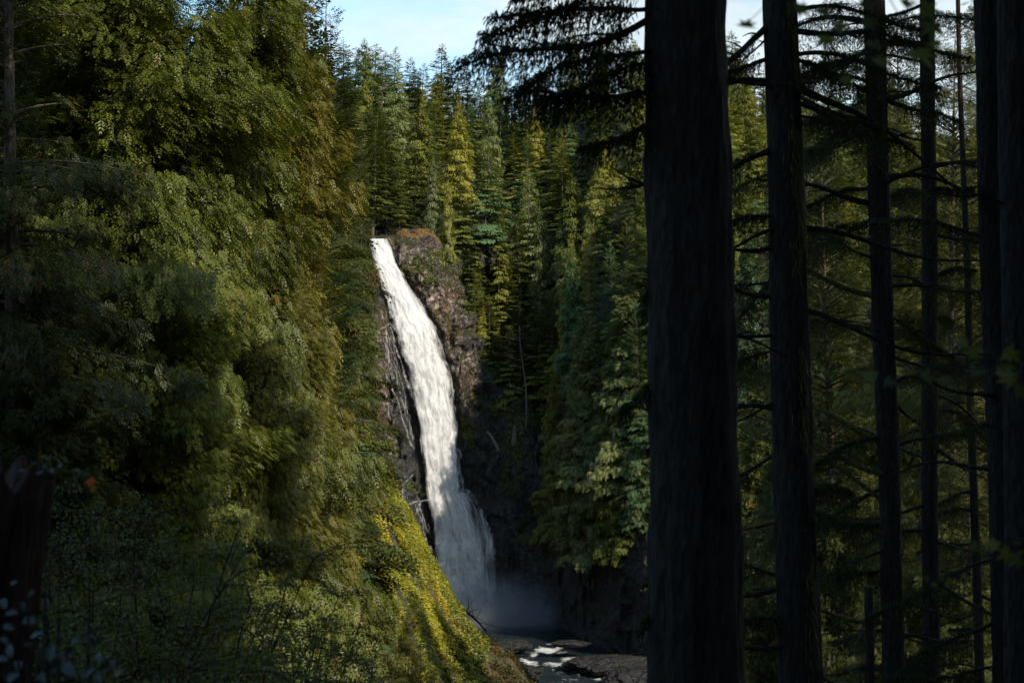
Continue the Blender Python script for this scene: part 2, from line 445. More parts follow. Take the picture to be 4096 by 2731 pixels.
# ------------------------------------------------------------------ river
def foam_blob(x, y, pts):
    r = np.zeros_like(x)
    for (px, py, rx, ry, s) in pts:
        r = np.maximum(r, s * np.clip(1.3 - np.sqrt(((x - px) / rx) ** 2 + ((y - py) / ry) ** 2) + .55 * fbm(x / 1.8, y / 2.6, 0, 77, 4), 0, 1))
    return r
def build_river():
    xs = np.arange(-60, 70, .7); ys = np.arange(205, 306, .8)
    X, Y = np.meshgrid(xs, ys)
    drop = np.clip((262 - Y) / 22, 0, 1)
    Z = -57.4 - 1.6 * drop * drop
    rap = np.clip(1 - np.abs(Y - 250) / 16, 0, 1) + np.clip(1 - np.abs(Y - 236) / 8, 0, 1)
    Z = Z + rap * .35 * fbm(X / 1.6, Y / 1.4, 0, 50, 3) + .08 * fbm(X / 1.2, Y / 1.0, 0, 51, 2)
    pts = []
    for (u, v, ru, rv, s) in ((543, 653, 24, 8, 1.0), (530, 663, 12, 5, .9), (558, 651, 12, 5, .9), (583, 671, 30, 7, 1.0), (552, 666, 16, 5, .9), (600, 677, 18, 6, .9), (566, 661, 12, 4, .9), (470, 616, 30, 6, .75), (520, 622, 30, 4, .35), (592, 632, 8, 3, .6), (578, 640, 8, 3, .5)):
        d = 58.0 * FPX / (v - 341)
        pts.append(((u - 512) / FPX * d, d, ru / FPX * d, rv / (v - 341) * d, s))
    f = foam_blob(X, Y, pts)
    n, m = X.shape; idx = np.arange(n * m).reshape(n, m)
    q = np.stack([idx[:-1, :-1], idx[:-1, 1:], idx[1:, 1:], idx[1:, :-1]], -1).reshape(-1, 4)
    me = new_mesh('river', np.stack([X, Y, Z], -1).reshape(-1, 3), [q], M_RIVER, attr=f.ravel(), smooth=True)
    tag(link('river', me), 'dark pool and white rapids under the waterfall', kind='structure')
build_river()

# ------------------------------------------------------------------ waterfall
def build_fall():
    root = empty('waterfall', (-12, 300, -57), 'tall white waterfall plunging down the dark cliff into the pool', 'waterfall')
    inv = np.array([12, -300, 57.])
    for li, (off, sx, sy, lo, hi, dens) in enumerate(((0, 6, 5, .22, .50, 1.0), (.9, 10, 12, .34, .62, .8), (1.6, 16, 30, .42, .74, .7))):
        vs = np.linspace(238.5, 620, 320); ts = np.linspace(0, 1, 64)
        T, VV = np.meshgrid(ts, vs)
        L, R = fall_x(VV)
        wob = 1.6 * vnoise(VV / 9, 0 * VV, li, 60)
        w = (.10, .12, .20)[li]
        L = L - (R - L) * w + wob * .5 - 1.5; R = R + (R - L) * w + wob * .7 + 1.5
        U = L + (R - L) * T
        D = fall_y(U, VV)
        streak = fbm(T * 14 + li * 7, VV / 60, 0, 61 + li, 4)
        D = D - off - .22 * streak - 1.4 * np.sin(PI * T) * np.clip((VV - 280) / 90, .25, 1)
        pos = np.stack([(U - 512) / FPX * D, D, (341 - VV) / FPX * D], -1) + inv
        n, m = T.shape; idx = np.arange(n * m).reshape(n, m)
        q = np.stack([idx[:-1, :-1], idx[:-1, 1:], idx[1:, 1:], idx[1:, :-1]], -1).reshape(-1, 4)
        uv = np.stack([T, (VV - 238) / 382], -1).reshape(-1, 2)
        me = new_mesh('water_sheet', pos.reshape(-1, 3), [q], mat_fall('falling water %d' % li, sx, sy, lo, hi, dens, 1.7, li * 3.3), uv=uv, smooth=True)
        link('water_sheet', me, root)
    # thin veil to the right of the foot
    vs = np.linspace(492, 612, 90); ts = np.linspace(0, 1, 30); T, VV = np.meshgrid(ts, vs)
    L = np.interp(VV, [492, 612], [452, 460]); R = np.interp(VV, [492, 510, 540, 612], [470, 484, 495, 497]); U = L + (R - L) * T
    D = fall_y(U, VV) * 0 + 298.2 - .4 * fbm(T * 9, VV / 40, 0, 71, 3)
    pos = np.stack([(U - 512) / FPX * D, D, (341 - VV) / FPX * D], -1) + inv
    n, m = T.shape; idx = np.arange(n * m).reshape(n, m)
    q = np.stack([idx[:-1, :-1], idx[:-1, 1:], idx[1:, 1:], idx[1:, :-1]], -1).reshape(-1, 4)
    me = new_mesh('veil', pos.reshape(-1, 3), [q], mat_fall('thin veil water', 11, 3.5, .30, .62, .9, .6, 5.0), uv=np.stack([T, (VV - 492) / 120], -1).reshape(-1, 2), smooth=True)
    link('water_veil', me, root)
    mw = mat_fall('cascade water', 4, 22, .42, .80, .42, 1.3, 8.0)
    paths = [
     ([(413, 474), (403, 484), (401, 502), (399, 512)], 3.2),
     ([(430, 499), (416, 501), (402, 506), (396, 515), (398, 527), (404, 539), (413, 551), (423, 565)], 3.6),
     ([(410, 505), (413, 515), (406, 527), (408, 533), (419, 547), (426, 556)], 4.2),
     ([(420, 501), (418, 507), (416, 514)], 5.5),
     ([(459, 461), (462, 477), (463, 491)], 3.6),
     ([(456, 493), (466, 489), (475, 498), (481, 510), (486, 521), (492, 536), (494, 554), (494, 586), (493, 604)], 6.5),
     ([(476, 519), (478, 533), (483, 554), (487, 584), (488, 606)], 6.0),
     ([(462, 526), (468, 539), (472, 562), (475, 591), (477, 606)], 7.0),
     ([(459, 494), (457, 510), (458, 528)], 5.0),
     ([(380, 329), (390, 323), (396, 330)], 2.0),
     ([(385, 326), (387, 342), (389, 362)], 2.2), ([(391, 326), (395, 344), (402, 366), (410, 388)], 3.2),
     ([(380, 364), (388, 378), (396, 396), (401, 416), (407, 431), (411, 446)], 3.0),
     ([(378, 372), (384, 388), (388, 404), (390, 420)], 1.8),
     ([(384, 286), (388, 300), (391, 318)], 2.2), ([(429, 545), (440, 560), (446, 580)], 8.0)]
    rr = rs(66)
    for k in range(12):
        u0 = 398 + 30 * rr.rand(); v0 = 474 + 50 * rr.rand(); l = 20 + 30 * rr.rand()
        paths.append(([(u0 + 3 * (rr.rand() - .5) + (.15 + .2 * rr.rand()) * l * q, v0 + l * q) for q in np.linspace(0, 1, 5)], 1.2 + 1.4 * rr.rand()))
    for k in range(9):
        v0 = 300 + 120 * rr.rand(); u0 = fall_x(v0)[0] - 2 - 12 * rr.rand(); l = 25 + 35 * rr.rand()
        paths.append(([(u0 + 3 * (rr.rand() - .5) + .22 * l * q, v0 + l * q) for q in np.linspace(0, 1, 5)], 1.0 + 1.0 * rr.rand()))
    for k in range(9):
        v0 = 500 + 60 * rr.rand(); u0 = fall_x(v0)[1] + 4 + 22 * rr.rand() * (v0 - 480) / 80; l = 30 + 40 * rr.rand()
        paths.append(([(u0 + 2 * (rr.rand() - .5) + .10 * l * q, v0 + l * q) for q in np.linspace(0, 1, 5)], 1.5 + 2.0 * rr.rand()))
    for pi, (pp, w) in enumerate(paths):
        pp = np.array(pp, float)
        seg = np.r_[0, np.cumsum(np.hypot(*np.diff(pp, axis=0).T))]
        s = np.linspace(0, seg[-1], max(8, int(seg[-1] / 1.5)))
        u = np.interp(s, seg, pp[:, 0]) + .9 * vnoise(s / 5, pi, 0, 80); v = np.interp(s, seg, pp[:, 1])
        du = np.gradient(u); dv = np.gradient(v); ln = np.hypot(du, dv) + 1e-6
        nu, nv = dv / ln, -du / ln
        ww = w * 1.3 * (.7 + .5 * vnoise(s / 6, pi + .5, 0, 81)) * (.7 + .6 * s / seg[-1])
        ts = np.linspace(-.5, .5, 6)
        U = u[:, None] + nu[:, None] * ww[:, None] * ts; Vv = v[:, None] + nv[:, None] * ww[:, None] * ts
        z = (341 - Vv) / FPX * 300; x = (U - 512) / FPX * 300
        D = Yw(x, z) - 3.4 - .3 * np.cos(ts * PI) - (.8 if pi < 9 else 0)
        pos = np.stack([(U - 512) / FPX * D, D, (341 - Vv) / FPX * D], -1) + inv
        n, m = U.shape; idx = np.arange(n * m).reshape(n, m)
        q = np.stack([idx[:-1, :-1], idx[:-1, 1:], idx[1:, 1:], idx[1:, :-1]], -1).reshape(-1, 4)
        uv = np.stack([np.broadcast_to(ts + .5, U.shape), np.broadcast_to((s / 60)[:, None] + pi * 1.7, U.shape)], -1).reshape(-1, 2)
        link('side_cascade', new_mesh('side_cascade', pos.reshape(-1, 3), [q], mw, uv=uv, smooth=True), root)
build_fall()

# ------------------------------------------------------------------ mist at the foot of the falls
def build_mist():
    m, nt, out = mat_new('spray mist')
    v = coords(nt, 'Object')
    ln = N(nt, 'ShaderNodeVectorMath', operation='LENGTH'); nt.links.new(v, ln.inputs[0])
    fall = math_n(nt, 'SUBTRACT', 1.0, ln.outputs['Value'], clamp=True)
    n = noise(nt, v, 1.8, 3, .6, .5)
    d = math_n(nt, 'MULTIPLY', math_n(nt, 'POWER', fall, 1.8), math_n(nt, 'MULTIPLY', ramp(nt, n, [(.3, .1), (.7, 1.0)]), .45))
    pv = N(nt, 'ShaderNodeVolumePrincipled'); pv.inputs['Color'].default_value = (.9, .94, 1, 1)
    nt.links.new(d, pv.inputs['Density']); nt.links.new(pv.outputs[0], out.inputs['Volume'])
    k = 16
    th = np.linspace(0, PI, k + 1); ph = np.linspace(0, 2 * PI, 2 * k, endpoint=False)
    V = [(0, 0, 1)]; F3 = []; F4 = []
    for t in th[1:-1]:
        for p in ph: V.append((math.sin(t) * math.cos(p), math.sin(t) * math.sin(p), math.cos(t)))
    V.append((0, 0, -1)); w = 2 * k
    for i in range(w):
        F3.append((0, 1 + i, 1 + (i + 1) % w)); F3.append((len(V) - 1, 1 + (k - 2) * w + (i + 1) % w, 1 + (k - 2) * w + i))
        for j in range(k - 2): F4.append((1 + j * w + i, 1 + (j + 1) * w + i, 1 + (j + 1) * w + (i + 1) % w, 1 + j * w + (i + 1) % w))
    me = new_mesh('spray_mist', V, [np.array(F3), np.array(F4)], m)
    o = link('spray_mist', me, loc=(-7, 291, -58)); o.scale = (30, 13, 13)
    tag(o, 'white spray mist drifting over the pool at the foot of the falls', 'mist', kind='stuff')
build_mist()

# ------------------------------------------------------------------ plants
def quads_leaf(Pp, A, B, L, W, droop, val):
    """diamond leaves: base, left, tip, right"""
    n = len(Pp); L = np.broadcast_to(L, (n,))[:, None]; W = np.broadcast_to(W, (n,))[:, None]
    mid = Pp + A * L * .45
    tip = Pp + A * L; tip = tip - np.array([0, 0, 1.]) * (L * droop)
    V = np.stack([Pp, mid + B * W * .5, tip, mid - B * W * .5], 1).reshape(-1, 3)
    F = np.arange(4 * n).reshape(n, 4)
    return V, F, np.repeat(val, 4)

def tube(pts, rad, k=6, jit=0, rng=None):
    pts = np.asarray(pts, float); rad = np.asarray(rad, float); n = len(pts)
    T = norm(np.gradient(pts, axis=0))
    ref = np.where(np.abs(T[:, 2:3]) > .9, np.array([[1., 0, 0]]), np.array([[0, 0, 1.]]))
    A = norm(np.cross(T, ref)); B = np.cross(T, A)
    ph = np.linspace(0, 2 * PI, k, endpoint=False)
    r = rad[:, None] * np.ones(k)
    if jit: r = r * (1 + jit * (rng.rand(n, k) - .5))
    V = pts[:, None] + A[:, None] * (np.cos(ph) * r)[..., None] + B[:, None] * (np.sin(ph) * r)[..., None]
    idx = np.arange(n * k).reshape(n, k); nx = np.roll(idx, -1, 1)
    F = np.stack([idx[:-1], nx[:-1], nx[1:], idx[1:]], -1).reshape(-1, 4)
    V = np.concatenate([V.reshape(-1, 3), pts[:1], pts[-1:]])
    c0, c1 = n * k, n * k + 1
    F3 = np.concatenate([np.stack([np.full(k, c0), nx[0], idx[0]], -1), np.stack([np.full(k, c1), idx[-1], nx[-1]], -1)])
    return V, F, F3

class MB:
    def __init__(s): s.V = []; s.F4 = []; s.F3 = []; s.a = []; s.n = 0
    def add(s, V, F4=None, F3=None, a=None):
        s.V.append(V)
        if F4 is not None and len(F4): s.F4.append(np.asarray(F4) + s.n)
        if F3 is not None and len(F3): s.F3.append(np.asarray(F3) + s.n)
        s.a.append(np.full(len(V), .5) if a is None else a); s.n += len(V)
    def tube(s, *a, **k):
        V, F, F3 = tube(*a, **k); s.add(V, F, F3)
    def leaf(s, *a): V, F, v = quads_leaf(*a); s.add(V, F, None, v)
    def mesh(s, name, mat, smooth=False):
        fs = ([np.concatenate(s.F4)] if s.F4 else []) + ([np.concatenate(s.F3)] if s.F3 else [])
        return new_mesh(name, np.concatenate(s.V), fs, mat, attr=np.concatenate(s.a), smooth=smooth)

def conifer(seed, H, R, bare=.08, dz=.55, nb=5, L=.8, W=.32, dens=5, rise=.25, droop=.35, hang=.2, fan=1, prof=.8, irr=.35, thick=.12, limb=True, trunk_r=None, trunk_to=1.0, bulge=0.0, wid=.36, Ls=.5, rnd=0.0, clump=.15, lim_k=3, bot=.0, cdep=0.0):
    """returns (crown mesh, trunk mesh) for a tree of height H standing at the origin"""
    g = rs(seed); C = MB(); T = MB()
    zb = H * bare; tr = trunk_r or H * .011
    zs = np.linspace(-.08 * H, H * trunk_to, 14)
    bend = np.stack([.012 * H * np.sin(zs / H * 3 + g.rand() * 6), .012 * H * np.sin(zs / H * 2.3 + g.rand() * 6), zs], -1)
    bend[:, :2] -= np.array([np.interp(0, zs, bend[:, 0]), np.interp(0, zs, bend[:, 1])])
    T.tube(bend, tr * np.clip(1.05 - zs / H, .03, 1.2), 7, .12, g)
    z = zb; lobes = g.rand(6) * 6.28
    while z < H * .985:
        t = (z - zb) / (H - zb)
        rr = R * (max(0.0, 1 - t) ** prof) * (1 + bulge * math.sin(t * PI)) + .12 * (1 - t) + .15
        if t < bot: rr *= .45 + .55 * t / bot
        for b in range(nb if t < .85 else max(3, nb - 1)):
            az = g.rand() * 2 * PI
            r = rr * (1 - irr * g.rand() + .12 * math.sin(az * 3 + lobes[0] + z * .35) + .10 * math.sin(az * 2 + lobes[1] - z * .8))
            r *= 1 + clump * float(vnoise(math.cos(az) * 1.7 + seed, math.sin(az) * 1.7, z / 1.5, seed))
            if g.rand() < .08: r *= .5
            if g.rand() < .06: r *= 1.2
            zz = z + (g.rand() - .5) * dz * 1.3
            rd = np.array([math.cos(az), math.sin(az), 0]); tg = np.array([-math.sin(az), math.cos(az), 0])
            cx = np.array([np.interp(zz, zs, bend[:, 0]), np.interp(zz, zs, bend[:, 1]), 0])
            rz = rise * (1 - .2 * g.rand()) + (.55 * t if t > .6 else 0); dr = droop * (.7 + .6 * g.rand()) * (1 - .7 * t)
            if limb and r > .8:
                ss = np.linspace(0, .92, 5)
                pp = cx + rd * (ss * r)[:, None]; pp[:, 2] = zz + r * (rz * ss - dr * ss * ss)
                T.tube(pp, np.linspace(max(.02, tr * .22 * (1 - t * .6)), .012, 5), lim_k)
            m = max(3, int(dens * r * (1 + r * .25)))
            s = g.rand(m) ** .65 * .9 + .1
            q = (g.rand(m) * 2 - 1)
            wd = wid * r * (1.15 - s) ** .8 + .12
            pos = cx + rd * (s * r)[:, None] + tg * (q * wd)[:, None]
            pos[:, 2] = zz + r * (rz * s - dr * s * s) - np.abs(q) * wd * .22 + (g.rand(m) - .5) * thick * 2
            slope = rz - 2 * dr * s
            A = rd * (.55 + .3 * g.rand(m))[:, None] + tg * (np.sign(q) * (.35 + .5 * g.rand(m)) * (1.2 - s))[:, None]
            A[:, 2] = slope - hang * (.4 + 1.2 * g.rand(m)) + (g.rand(m) - .5) * .3
            if rnd: A = A + rnd * (g.rand(m, 3) - .5) * np.array([1, 1, .8])
            A = norm(A)
            Bv = np.cross(A, np.array([0, 0, 1.]) + (.55 + rnd) * (g.rand(m, 3) - .5)); Bv = norm(Bv)
            sc = (.65 + .6 * g.rand(m)) * (1 if t < .9 else .7)
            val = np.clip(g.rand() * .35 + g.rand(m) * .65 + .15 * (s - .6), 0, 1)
            if fan < 0:
                K = -fan; up = np.array([0, 0, 1.])
                for k in range(K):
                    qk = (k // 2 + .6) / (K / 2); sd = 1 if k % 2 else -1
                    pk = pos + A * (Ls * sc * qk)[:, None] - up * (Ls * sc * hang * .35 * qk * qk)[:, None]
                    A2 = A * .72 + Bv * (sd * (.72 if k < K - 2 else .2)); A2 = norm(A2 - up * (hang * .22 * qk) + (g.rand(m, 3) - .5) * .22)
                    B2 = norm(np.cross(A2, np.cross(A, Bv) + (g.rand(m, 3) - .5) * .25))
                    C.leaf(pk, A2, B2, L * sc * (1.12 - .6 * qk), W * sc, .10, np.clip(val + (g.rand(m) - .5) * .12, 0, .99))
            elif fan == 1:
                C.leaf(pos, A, Bv, L * sc, W * sc, .12, val)
            else:
                for k in range(fan):
                    a_ = (k - (fan - 1) / 2) / ((fan - 1) / 2)
                    th = a_ * .95
                    A2 = norm(A * math.cos(th) + Bv * math.sin(th) + (g.rand(m, 3) - .5) * .18)
                    B2 = norm(np.cross(A2, np.cross(A, Bv)))
                    C.leaf(pos + A * (L * sc * (.28 * (1 - abs(a_))))[:, None], A2, B2, L * sc * (1 - .38 * abs(a_)), W * sc, .10 + hang * .2, np.clip(val + (g.rand(m) - .5) * .15, 0, 1))
        z += dz * (1 - .35 * t) * (.8 + .4 * g.rand())
    # leader
    n = 14; zt = H * (.93 + .07 * g.rand(n)); az = g.rand(n) * 6.28
    pos = np.stack([bend[-1, 0] + 0 * az, bend[-1, 1] + 0 * az, zt], -1)
    A = norm(np.stack([np.cos(az) * .45, np.sin(az) * .45, .8 + 0 * az], -1)); Bv = norm(np.cross(A, g.rand(n, 3)))
    C.leaf(pos, A, Bv, L * .7, W * .6, 0, g.rand(n))
    return C.mesh('crown', M_FOL), T.mesh('trunk', M_BARK)

# species meshes (height in metres, origin at the foot)
FAR = {
 'fir': [conifer(10 + i, 26, 4.9, dz=.8, nb=6, L=.55, W=.20, dens=12, rise=.12, droop=.22, hang=.15, prof=.85, irr=.4, bot=.12, limb=False) for i in range(5)],
 'hemlock': [conifer(30 + i, 26, 5.2, dz=.9, nb=6, L=.55, W=.18, dens=12, rise=.05, droop=.35, hang=.35, prof=.8, irr=.45, bot=.12, limb=False) for i in range(4)],
 'cedar': [conifer(50 + i, 26, 4.6, dz=.62, nb=6, L=.6, W=.16, dens=13, rise=.1, droop=.45, hang=.9, prof=.8, irr=.4, thick=.5, limb=False) for i in range(4)],
 'slim': [conifer(70 + i, 26, 3.2, bare=.25, dz=.7, nb=5, L=.5, W=.18, dens=13, rise=.15, droop=.25, hang=.2, prof=.6, irr=.6, limb=False) for i in range(3)],
}
MID = {
 'fir': [conifer(110 + i, 28, 4.4, dz=.62, nb=7, L=.26, W=.09, dens=10, rise=.2, droop=.28, hang=.15, fan=-6, Ls=.55, prof=.7, irr=.45, bot=.1) for i in range(3)],
 'hemlock': [conifer(130 + i, 28, 5.0, dz=.7, nb=7, L=.26, W=.08, dens=10, rise=.1, droop=.38, hang=.4, fan=-6, Ls=.55, prof=.62, irr=.5, thick=.3, bot=.1) for i in range(3)],
 'cedar': [conifer(150 + i, 28, 4.6, dz=.55, nb=7, L=.26, W=.085, dens=17, rise=.14, droop=.32, hang=.45, fan=-6, Ls=.42, rnd=.6, prof=.68, irr=.45, thick=.4) for i in range(3)],
}
NEAR = {
 'cedar': [conifer(210 + i, 30, 5.6, dz=.62, nb=7, L=.13, W=.037, dens=56, rise=.2, droop=.36, hang=.62, fan=-8, Ls=.27, prof=.5, rnd=.6, clump=.42, irr=.35, thick=.5, lim_k=4, bare=.03) for i in range(2)],
 'narrow': [conifer(250 + i, 30, 3.7, dz=.62, nb=7, L=.13, W=.037, dens=66, rise=.2, droop=.36, hang=.62, fan=-8, Ls=.27, prof=.5, rnd=.6, clump=.45, irr=.35, thick=.5, lim_k=4, bare=.03) for i in range(2)],
 'hemlock': [conifer(230 + i, 30, 5.0, dz=.75, nb=6, L=.14, W=.032, dens=40, rise=.12, droop=.36, hang=.35, fan=-8, Ls=.26, prof=.5, rnd=.7, irr=.6, thick=.3, lim_k=4, bare=.06) for i in range(2)],
}
SPEC_NAME = {'narrow': 'cedar_tree', 'fir': 'fir_tree', 'hemlock': 'hemlock_tree', 'cedar': 'cedar_tree', 'slim': 'hemlock_tree'}
MESH_H = {'FAR': 26, 'MID': 28, 'NEAR': 30}
LIB = {'FAR': FAR, 'MID': MID, 'NEAR': NEAR}
TREES = []
Z2 = 'on the cliff edge right of the waterfall'
crng = rs(7)

COLS = {
 'cedar': ((.082, .100, .018), 'mid green'),   # foliage colour, and how it is worded
 'dark': ((.026, .034, .008), 'dark green'),  # lowered to carry the shade of the leftmost near crowns
 'green': ((.058, .070, .015), 'mid green'),
 'olive': ((.10, .104, .024), 'olive green'),
 'yellow': ((.15, .14, .026), 'yellow-green'),
 'blue': ((.046, .078, .040), 'blue-green'),
 'grey': ((.088, .104, .044), 'grey-green'),
 'rust': ((.12, .075, .022), 'rusty orange'),
 'gold': ((.125, .112, .017), 'golden yellow'),
}

def tree(lod, sp, x, y, z, h, col, zone, wide=1.0, lean=0.0, group=None, look=None, extra=.0):
    lib = LIB[lod][sp]; k = crng.randint(len(lib)); crown, trunk = lib[k]
    s = h / MESH_H[lod]
    o = empty(SPEC_NAME[sp], (x, y, z - extra))
    o.rotation_euler = ((crng.rand() - .5) * .03, lean + (crng.rand() - .5) * .03, crng.rand() * 6.28 if not lean else 0)
    w = s * wide; o.scale = (w, w, s)
    fc = 1.6 if lod == 'FAR' else (1.65 if zone == Z2 else 1.0)  # far and gorge crowns coloured lighter to make up for missing sunlight
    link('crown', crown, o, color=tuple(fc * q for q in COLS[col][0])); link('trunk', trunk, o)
    TREES.append(dict(o=o, x=x, y=y, z=z, h=h, col=col, zone=zone, sp=sp, wide=wide, look=look, group=group))
    return o

def G1(x, y): return float(G(np.array([x]), np.array([y]))[0])
def by_tip(lod, sp, u, vt, d, col, zone, wide=1.0, **k):
    """a tree on the near ground whose tip shows at frame position (u, vt)"""
    x, y, zt = P(u, vt, d); zb = G1(x, y)
    return tree(lod, sp, x, y, zb, max(6, zt - zb), col, zone, wide, **k)
def on_wall(lod, sp, u, vt, vb, col, zone, wide=1.0, **k):
    """a tree rooted on the far hillside at frame position (u, vb)"""
    d = 300.0
    for _ in range(30):
        x, _y, z = P(u, vb, d); d = .5 * d + .5 * float(Yw(x, z))
    x, y, z = P(u, vb, d)
    return tree(lod, sp, x, y, z, (vb - vt) / FPX * d, col, zone, wide, extra=.5, **k)

# ---- far hillside, row after row down from the skyline
def hill_rows():
    g = rs(99)
    rown = ['on the skyline ridge', 'in the row under the skyline', 'in the third row below the skyline', 'in the fourth row below the skyline', 'in the fifth row below the skyline',
            'in the sixth row below the skyline', 'in the seventh row below the skyline', 'in the eighth row below the skyline', 'in the ninth row below the skyline', 'low on the far slope', 'at the foot of the far slope']
    nrow = 9
    for r in range(nrow):
        f = r / (nrow - .3)
        x = -78 + 4 * (r % 2) + r * 3.5
        while x < 118:
            zr = float(np.interp(x, ZRX, ZRZ)); zlo = 22.0 if x < -12 else 8.0
            z = zr + (zlo - zr) * f + (g.rand() - .5) * 3.4
            y = float(Yw(x, z)); u = 512 + x / y * FPX; v = 341 - z / y * FPX
            step = (7.6 + 3.0 * g.rand()) * (1 - .12 * f)
            if 296 < u < 1010 and not (u < 400 and v > 205) and not (u < 350 and r > 3) and not (u < 372 and r > 5):
                h = 17 + 10 * g.rand()
                if g.rand() < .15: h *= .75
                sp = g.choice(['fir', 'hemlock', 'cedar', 'slim'], p=[.5, .22, .2, .08] if r < 3 else [.32, .3, .3, .08])
                p = [.35, .2, .05, .0, .4] if r < 2 else ([.25, .3, .22, .03, .2] if r < 5 else [.22, .3, .25, .08, .15])
                p = np.array(p) / sum(p)
                col = g.choice(['dark', 'green', 'olive', 'yellow', 'blue'], p=p)
                if sp == 'cedar' and col in ('dark', 'blue'): col = g.choice(['grey', 'olive'])
                tree('FAR', sp, x, y, z, h, col, rown[r], 1.3 + .5 * g.rand(), extra=.5, group='conifers covering the far hillside')
            x += step
hill_rows()

# ---- individual trees that stand out on the far slope (u, tip v, base v)
Z1 = 'on the slope above the waterfall'
for sp, u, vt, vb, col, w in (
   ('fir', 386, 128, 234, 'dark', 1.3), ('fir', 399, 150, 230, 'green', 1.2), ('fir', 374, 110, 228, 'dark', 1.3), ('fir', 414, 140, 226, 'dark', 1.3), ('hemlock', 392, 100, 205, 'green', 1.2), ('fir', 456, 215, 262, 'dark', 1.3),
   ('fir', 474, 262, 304, 'green', 1.0), ('hemlock', 481, 296, 340, 'olive', 1.0), ('fir', 484, 334, 380, 'green', 1.0), ('fir', 452, 246, 276, 'olive', 1.0), ('hemlock', 438, 238, 264, 'green', 1.0), ('cedar', 478, 372, 410, 'green', 1.0),
   ('fir', 470, 232, 316, 'green', 1.2), ('fir', 506, 248, 352, 'olive', 1.1), ('fir', 521, 212, 336, 'green', 1.1), ('cedar', 541, 204, 345, 'grey', .9), ('fir', 488, 292, 382, 'green', 1.2), ('hemlock', 510, 322, 420, 'green', 1.1), ('fir', 538, 300, 430, 'green', 1.0),
   ('hemlock', 400, 74, 168, 'rust', .9), ('cedar', 425, 88, 150, 'olive', 1.0), ('cedar', 457, 86, 150, 'olive', 1.1), ('cedar', 537, 104, 190, 'yellow', 1.1),
   ('cedar', 433, 154, 240, 'grey', .9), ('cedar', 447, 178, 280, 'olive', .7), ('fir', 461, 196, 285, 'green', 1.0), ('fir', 497, 182, 300, 'green', .95),
   ('fir', 529, 158, 330, 'grey', .75), ('cedar', 490, 98, 190, 'grey', 1.1), ('fir', 515, 122, 210, 'olive', .9), ('hemlock', 560, 120, 215, 'olive', 1.0), ('fir', 563, 128, 220, 'yellow', .9),
   ('cedar', 562, 218, 325, 'grey', .8), ('cedar', 590, 216, 330, 'olive', 1.0), ('fir', 630, 212, 320, 'blue', 1.1), ('fir', 482, 240, 325, 'green', .8),
   ('fir', 498, 176, 342, 'olive', .5), ('hemlock', 476, 270, 325, 'yellow', .8)):
    on_wall('FAR', sp, u, vt, vb, col, Z1, w)
# ---- big cedars and firs on the right wall of the gorge
Z2 = 'on the cliff edge right of the waterfall'
for sp, u, vt, vb, col, w in (
   ('cedar', 482, 292, 345, 'yellow', .9), ('fir', 541, 250, 400, 'dark', .9), ('fir', 520, 300, 410, 'dark', 1.0), ('cedar', 500, 330, 405, 'dark', 1.2), ('fir', 552, 285, 430, 'green', .9),
   ('cedar', 585, 310, 500, 'grey', .95), ('cedar', 556, 366, 545, 'olive', .72), ('cedar', 612, 325, 560, 'green', .85), ('fir', 640, 300, 540, 'blue', .85), ('cedar', 582, 400, 562, 'green', .9), ('cedar', 622, 420, 566, 'green', 1.0),
   ('fir', 592, 222, 440, 'grey', .75), ('fir', 628, 214, 460, 'green', .8), ('fir', 612, 240, 450, 'blue', 1.0), ('cedar', 570, 232, 400, 'olive', .8), ('fir', 655, 205, 440, 'blue', 1.1), ('cedar', 690, 210, 450, 'green', 1.1), ('hemlock', 602, 330, 520, 'blue', .9), ('cedar', 592, 318, 566, 'grey', 1.15), ('cedar', 632, 260, 520, 'grey', 1.1), ('hemlock', 640, 240, 420, 'green', .9), ('cedar', 575, 245, 400, 'blue', .8), ('fir', 535, 380, 470, 'dark', .9)):
    on_wall('MID', sp, u, vt, vb, col, Z2, w)

for x, z, h, col in ((25, -2, 34, 'green'), (30, 2, 33, 'grey'), (35, 4, 32, 'green'), (29, -12, 30, 'grey'), (40, 2, 34, 'green'), (33, -8, 34, 'olive'), (45, 4, 32, 'green')):  # cedars mostly hidden by the nearest trunk, added to shade the lower falls
    tree('MID', 'cedar', x, float(Yw(x, z)), z, h, col, Z2, 1.0, extra=.5)
# ---- left side: near cedars, then hemlock, firs and cedar columns along the spur
Z3 = 'on the near left bank'
by_tip('NEAR', 'cedar', 118, -300, 44, 'cedar', Z3, 1.0)
by_tip('NEAR', 'narrow', 222, -230, 50, 'cedar', Z3, .9)
by_tip('NEAR', 'hemlock', 25, -320, 36, 'dark', Z3, 1.0)  # dark leaf colour holds the shade on the leftmost crowns
by_tip('NEAR', 'cedar', -20, -330, 48, 'dark', Z3, 1.1)
by_tip('NEAR', 'cedar', 60, -250, 56, 'dark', Z3, 1.1)
by_tip('NEAR', 'cedar', -10, 200, 38, 'dark', Z3, 1.1)
by_tip('NEAR', 'cedar', 175, 250, 40, 'cedar', Z3, 1.1)
by_tip('NEAR', 'cedar', 262, 330, 46, 'olive', Z3, .9)
by_tip('NEAR', 'narrow', 268, -110, 54, 'gold', Z3, .8)
by_tip('MID', 'hemlock', 284, 70, 62, 'gold', Z3, .66)
by_tip('MID', 'hemlock', 272, 230, 58, 'yellow', Z3, .8)
by_tip('NEAR', 'narrow', 288, 260, 52, 'olive', Z3, 1.0)
by_tip('NEAR', 'cedar', 305, 520, 62, 'olive', Z3, .8)
by_tip('NEAR', 'cedar', 60, 330, 34, 'dark', Z3, 1.2)
Z4 = 'on the wooded spur left of the falls'
